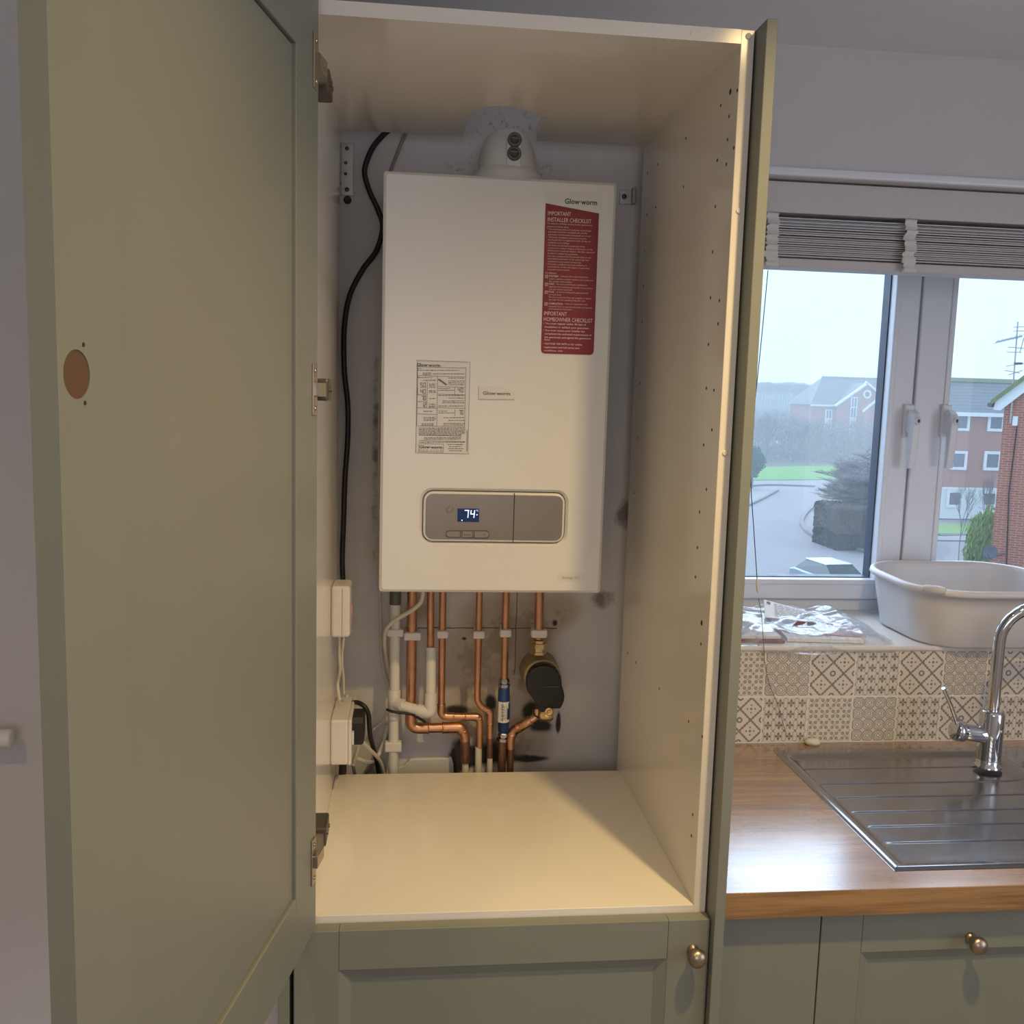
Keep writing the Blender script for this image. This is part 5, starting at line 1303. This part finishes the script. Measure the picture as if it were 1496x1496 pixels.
# satellite dish
ds = thing('satellite_dish', 'dark grey satellite dish on the near brick house', 'dish', fw(1449, 807, YN - .5))
c = fw(1447, 807, YN - .6); axd = V((-.72, -.66, .2)).normalized()
MB().lathe([(0, .0002), (.012, .08), (.035, .15), (.07, .215), (.075, .215), (.045, .15), (.02, .08), (.008, .0002)], c, axd, 24).build('reflector', M['dish'], ds)
MB().tube([c, fw(1458, 812, YN - .3), fn(1467, 809, .0)], .025, 8).build('arm', M['dish'], ds)
MB().tube([c + V((0, 0, -.2)), c + axd * .35 + V((0, 0, -.08))], .012, 6).build('feed_arm', M['dish'], ds)

# --- car below
def car(px, py, depth, label, rot):
    c = og(px, py); c = at(px, py, 1, depth); c.z = ZG
    t = thing('car', label, 'car', c); Rm = Matrix.Rotation(rot, 3, 'Z')
    def T(mb): mb.v = [c + Rm @ p for p in mb.v]; return mb
    prof = [(-2.1, .35), (-2.12, .62), (-1.95, .82), (-1.1, .95), (-.95, .96), (.95, .96), (1.75, .98), (2.05, .9), (2.1, .6), (2.08, .35)]
    T(MB().prism([(y, z) for y, z in prof], -.87, .87, 0, .06)).build('body', M['carpaint'], t)
    mb = MB(); lo = [(-.80, -1.15, .94), (.80, -1.15, .94), (.80, 1.75, .97), (-.80, 1.75, .97)]; hi = [(-.60, -.35, 1.44), (.60, -.35, 1.44), (.58, 1.2, 1.42), (-.58, 1.2, 1.42)]
    T(MB().add([V(p) for p in lo + hi], [(0, 1, 5, 4), (1, 2, 6, 5), (2, 3, 7, 6), (3, 0, 4, 7)])).build('windows', M['carglass'], t)
    T(MB().box((-.63, -.38, 1.405), (.63, 1.25, 1.47), .03)).build('roof', M['carpaint'], t)
    for x, y in ((-.8, -1.3), (.8, -1.3), (-.8, 1.3), (.8, 1.3)):
        T(MB().lathe([(-.1, .2), (-.1, .31), (.1, .31), (.1, .2)], (x, y, .31), (1, 0, 0), 16)).build('wheel', M['tyre'], t)
    return t
car(1218, 842, 36, 'pale blue car at the bottom of the left window pane', R(8))

ORD = 'first second third fourth fifth sixth seventh eighth ninth tenth eleventh twelfth thirteenth fourteenth fifteenth sixteenth seventeenth eighteenth nineteenth twentieth'.split() + ['twenty-' + q for q in 'first second third fourth fifth sixth'.split()]
# --- plants
def tree_mesh(name, h, spread, levels, seed, m, trunk=.14, nb=4, up=.55):
    rnd = random.Random(seed); vs = []; fs = []
    def seg(a, b, r0, r1, s=4):
        d = (b - a).normalized(); n_ = d.orthogonal().normalized(); bb = d.cross(n_); o = len(vs)
        for p, r_ in ((a, r0), (b, r1)):
            for k in range(s): t_ = 2 * math.pi * k / s; vs.append(p + (n_ * math.cos(t_) + bb * math.sin(t_)) * r_)
        for k in range(s): k2 = (k + 1) % s; fs.append((o + k, o + k2, o + s + k2, o + s + k))
    def grow(p, d, l, r_, lv):
        e = p + d * l; mid = p + d * l * .5 + V((rnd.uniform(-1, 1), rnd.uniform(-1, 1), 0)) * l * .06
        seg(p, mid, r_, r_ * .85, 4 if lv > 1 else 3); seg(mid, e, r_ * .85, r_ * .65, 4 if lv > 1 else 3)
        if lv == 0: return
        for k in range(nb + (1 if lv < 2 else 0)):
            a = rnd.uniform(0, 2 * math.pi); t_ = rnd.uniform(.45, 1.) ; q = V((math.cos(a), math.sin(a), 0)) * spread
            nd = (d * up + q * rnd.uniform(.5, 1) + V((0, 0, rnd.uniform(.0, .45)))).normalized()
            grow(p + (e - p) * t_, nd, l * rnd.uniform(.55, .78), r_ * .55, lv - 1)
    grow(V((0, 0, 0)), V((0, 0, 1)), h * .36, trunk, levels)
    me = bpy.data.meshes.new(name); me.from_pydata(vs, [], fs); me.materials.append(m); me.update(); return me
def put(name, me, loc, label, cat, group, sc=(1, 1, 1), rz=0):
    o = bpy.data.objects.new(name, me); COL.objects.link(o); o.location = loc; o.scale = sc; o.rotation_euler = (0, 0, rz); WL[o.name] = V(loc)
    return tag(o, label, cat, group)
T1 = tree_mesh('bare_tree', 9, .75, 5, 3, M['twig'], .13, 4); T2 = tree_mesh('bare_tree', 9, .9, 5, 8, M['twig'], .12, 4); T3 = tree_mesh('bare_tree', 9, .45, 4, 5, M['bark'], .12, 4)
def gz(px, d): q = at(px, 640, 1, d); q.z = ZG; return q
wl = 'bare grey tree in the wood behind the green verge'
gw = 'bare trees behind the verge'
for i, (px, d, s_) in enumerate(sorted(((1092, 92, .95), (1108, 100, .85), (1122, 90, .8), (1138, 104, 1.0), (1152, 92, .72), (1166, 98, .8), (1180, 90, .75), (1196, 96, .70), (1210, 100, .66), (1100, 112, 1.05), (1130, 114, 1.0), (1158, 116, .95), (1224, 92, .66), (1240, 98, .7), (1256, 94, .6), (1186, 108, .8), (1146, 100, .85), (1115, 108, .95)))):
    put('bare_tree', (T1, T2)[i % 2], gz(px, d + 36), ORD[i] + ' bare grey tree from the left in the wood behind the green verge', 'tree', gw, (s_ * .9, s_ * .9, s_), i * 1.7)
put('pale_tree', T3, gz(1122, 119), 'slim pale trunked tree at the left of the wood', 'tree', None, (.8, .8, .95), .4)
put('pale_tree', T3, gz(1183, 117), 'forked pale tree at the right end of the green verge', 'tree', None, (.9, .9, .85), 2.2)
# dark understorey of the wood: one uncountable mass of twiggy growth
rnd = random.Random(21); vs = []; fs = []
for k in range(9000):
    px = rnd.uniform(1075, 1290); d = rnd.uniform(86, 104); q = gz(px, d + 36); hh = rnd.uniform(0, 1) ** 1.4 * 5.2
    L_ = rnd.uniform(.35, 1.1); dv = V((rnd.uniform(-1, 1), rnd.uniform(-.5, .5), rnd.uniform(-.2, 1.2))).normalized() * L_; w_ = rnd.uniform(.03, .09)
    p = q + V((0, 0, hh)); o = len(vs); vs += [p, p + dv + V((w_, 0, 0)), p + dv - V((w_, 0, w_))]; fs.append((o, o + 1, o + 2))
me = bpy.data.meshes.new('undergrowth'); me.from_pydata(vs, [], fs); me.materials.append(M['twig']); me.update()
tag(link('undergrowth', me, (0, 0, 0)), 'grey brown undergrowth of the wood behind the green verge', 'undergrowth', kind='stuff')
def leafy(name, rad, n_, leaf, seed, m, shape='blob'):
    rnd = random.Random(seed); vs = []; fs = []
    for k in range(n_):
        if shape == 'box':
            p = V((rnd.uniform(-1, 1), rnd.uniform(-1, 1), rnd.uniform(0, 1)));
            ax_ = rnd.randrange(5)
            if ax_ < 2: p.x = rnd.choice((-1, 1)) * rnd.uniform(.93, 1)
            elif ax_ < 4: p.y = rnd.choice((-1, 1)) * rnd.uniform(.93, 1)
            else: p.z = rnd.uniform(.94, 1.02)
            n = p.copy()
        else:
            p = V((rnd.gauss(0, 1), rnd.gauss(0, 1), rnd.gauss(0, 1))).normalized(); bump_ = 1 + .28 * mnoise.noise(p * 2.3 + V((seed, 0, 0))); n = p.copy(); p = p * rnd.uniform(.72, 1) * bump_; p.z = p.z * .5 + .5
        p = V((p.x * rad[0], p.y * rad[1], p.z * rad[2]))
        a = V((rnd.uniform(-1, 1), rnd.uniform(-1, 1), rnd.uniform(-1, 1))).normalized(); a2 = (n + a * .9).normalized(); u = a2.orthogonal().normalized() * leaf * rnd.uniform(.6, 1.2); w_ = a2.cross(u).normalized() * leaf * rnd.uniform(.3, .6)
        o = len(vs); vs += [p - u, p + w_, p + u, p - w_]; fs.append((o, o + 1, o + 2, o + 3))
    me = bpy.data.meshes.new(name); me.from_pydata(vs, [], fs); me.materials.append(m); me.update(); return me
# clipped dark hedge and the bare shrub over it
hq = at(1238, 780, 1, 50); hq.z = ZG
hd = link('hedge', leafy('hedge', (1.35, 1.6, 2.35), 9000, .17, 4, M['hedge'], 'box'), hq); tag(hd, 'clipped dark hedge beside the curved kerb', 'hedge')
sq = at(1246, 760, 1, 53); sq.z = ZG + .7
SH = tree_mesh('bare_shrub', 6.5, 1.15, 5, 12, M['twig'], .26, 6, .25)
put('bare_shrub', SH, sq, 'wide bare shrub spreading above the clipped hedge', 'shrub', None, (1.25, 1.2, .95), .3)
sq2 = at(1262, 760, 1, 56); sq2.z = ZG + .5
put('bare_shrub', SH, sq2, 'taller bare shrub behind the hedge beside the brick flats', 'shrub', None, (1.0, 1.0, 1.05), 2.0)
# clipped blue green tree at the left
tq = at(1094, 715, 1, 84); tq.z = ZG
tp_ = thing('clipped_tree', 'small clipped blue green tree at the left edge of the pane', 'tree', tq)
link('crown', leafy('crown', (1.35, 1.3, 3.0), 4000, .13, 9, M['bluegreen']), tq + V((0, 0, 1.0)), tp_)
MB().tube([tq + V((-.3, 0, 0)), tq + V((-.25, 0, 1.6))], .10, 8).build('trunk', M['bark'], tp_); MB().tube([tq + V((.3, 0, 0)), tq + V((.25, 0, 1.6))], .10, 8).build('trunk', M['bark'], tp_)
# green shrubs in front of the right flats
lb1 = leafy('leafy_shrub', (1, 1, 1), 5000, .06, 14, M['leaf'])
for px, py, d, sx_, sz_, lab_ in ((1444, 800, 36, .95, 3.9, 'tall yellow green shrub against the near brick house'), (1420, 830, 33, .95, 2.1, 'low green shrub at the bottom of the right pane'), (1455, 828, 30, .75, 2.6, 'green shrub under the satellite dish')):
    q = at(px, py, 1, d); q.z = ZG; put('leafy_shrub', lb1, q, lab_, 'shrub', None, (sx_, sx_, sz_), px)
q = gz(1416, 44); put('sapling', T3, q, 'thin bare sapling in front of the white ground floor band', 'sapling', None, (.28, .28, .62), 1.1)
q = gz(1449, 42); put('sapling', T3, q, 'thin bare sapling beside the yellow green shrub', 'sapling', None, (.25, .25, .72), 2.9)
put('bare_tree', T1, gz(1408, 84), 'bare tree rising behind the roof of the right flats', 'tree', None, (.8, .8, 1.32), .7)
put('bare_tree', T2, gz(1490, 84), 'bare tree behind the roof near the aerial', 'tree', None, (.9, .9, 1.34), 2.7)
# far wooded ridge
vs = []; fs = []; NXH = 120
for i in range(NXH + 1):
    x = -60 + i * 3.0
    hgt = 12.6 + 1.0 * mnoise.noise(V((x * .05, 3, 0))) + .9 * mnoise.noise(V((x * .35, 7, 0)))
    vs += [V((x, 205, ZG)), V((x, 215, ZG + hgt * .7)), V((x, 226, ZG + hgt)), V((x, 260, ZG + hgt * .95))]
for i in range(NXH):
    for k in range(3): a = i * 4 + k; fs.append((a, a + 4, a + 5, a + 1))
struct(MB().add(vs, fs, False).build('hillside', M['hill']))
for i in range(26):
    px = 1098 + i * 4.1; d = 196 + (i * 37 % 17); q = at(px, 600, 1, d); q.z = ZG + 7.5
    put('ridge_tree', (T1, T2)[i % 2], q, ORD[i] + ' tiny misty tree from the left along the far wooded ridge', 'tree', 'trees on the far ridge', (.8, .8, .72), i * 2.1)
# winter haze over the street
hm, hx, hb_, hnt = newmat('haze'); hnt.nodes.remove(hb_)
hv = hx.n('ShaderNodeVolumeScatter'); hv.inputs['Color'].default_value = (.88, .94, 1, 1); hv.inputs['Density'].default_value = .0038
hnt.links.new(hv.outputs[0], hnt.nodes['Material Output'].inputs['Volume'])
hz_ = MB().box((-140, 14, ZG + .05), (200, 300, ZG + 26)).build('haze', hm); struct(hz_)
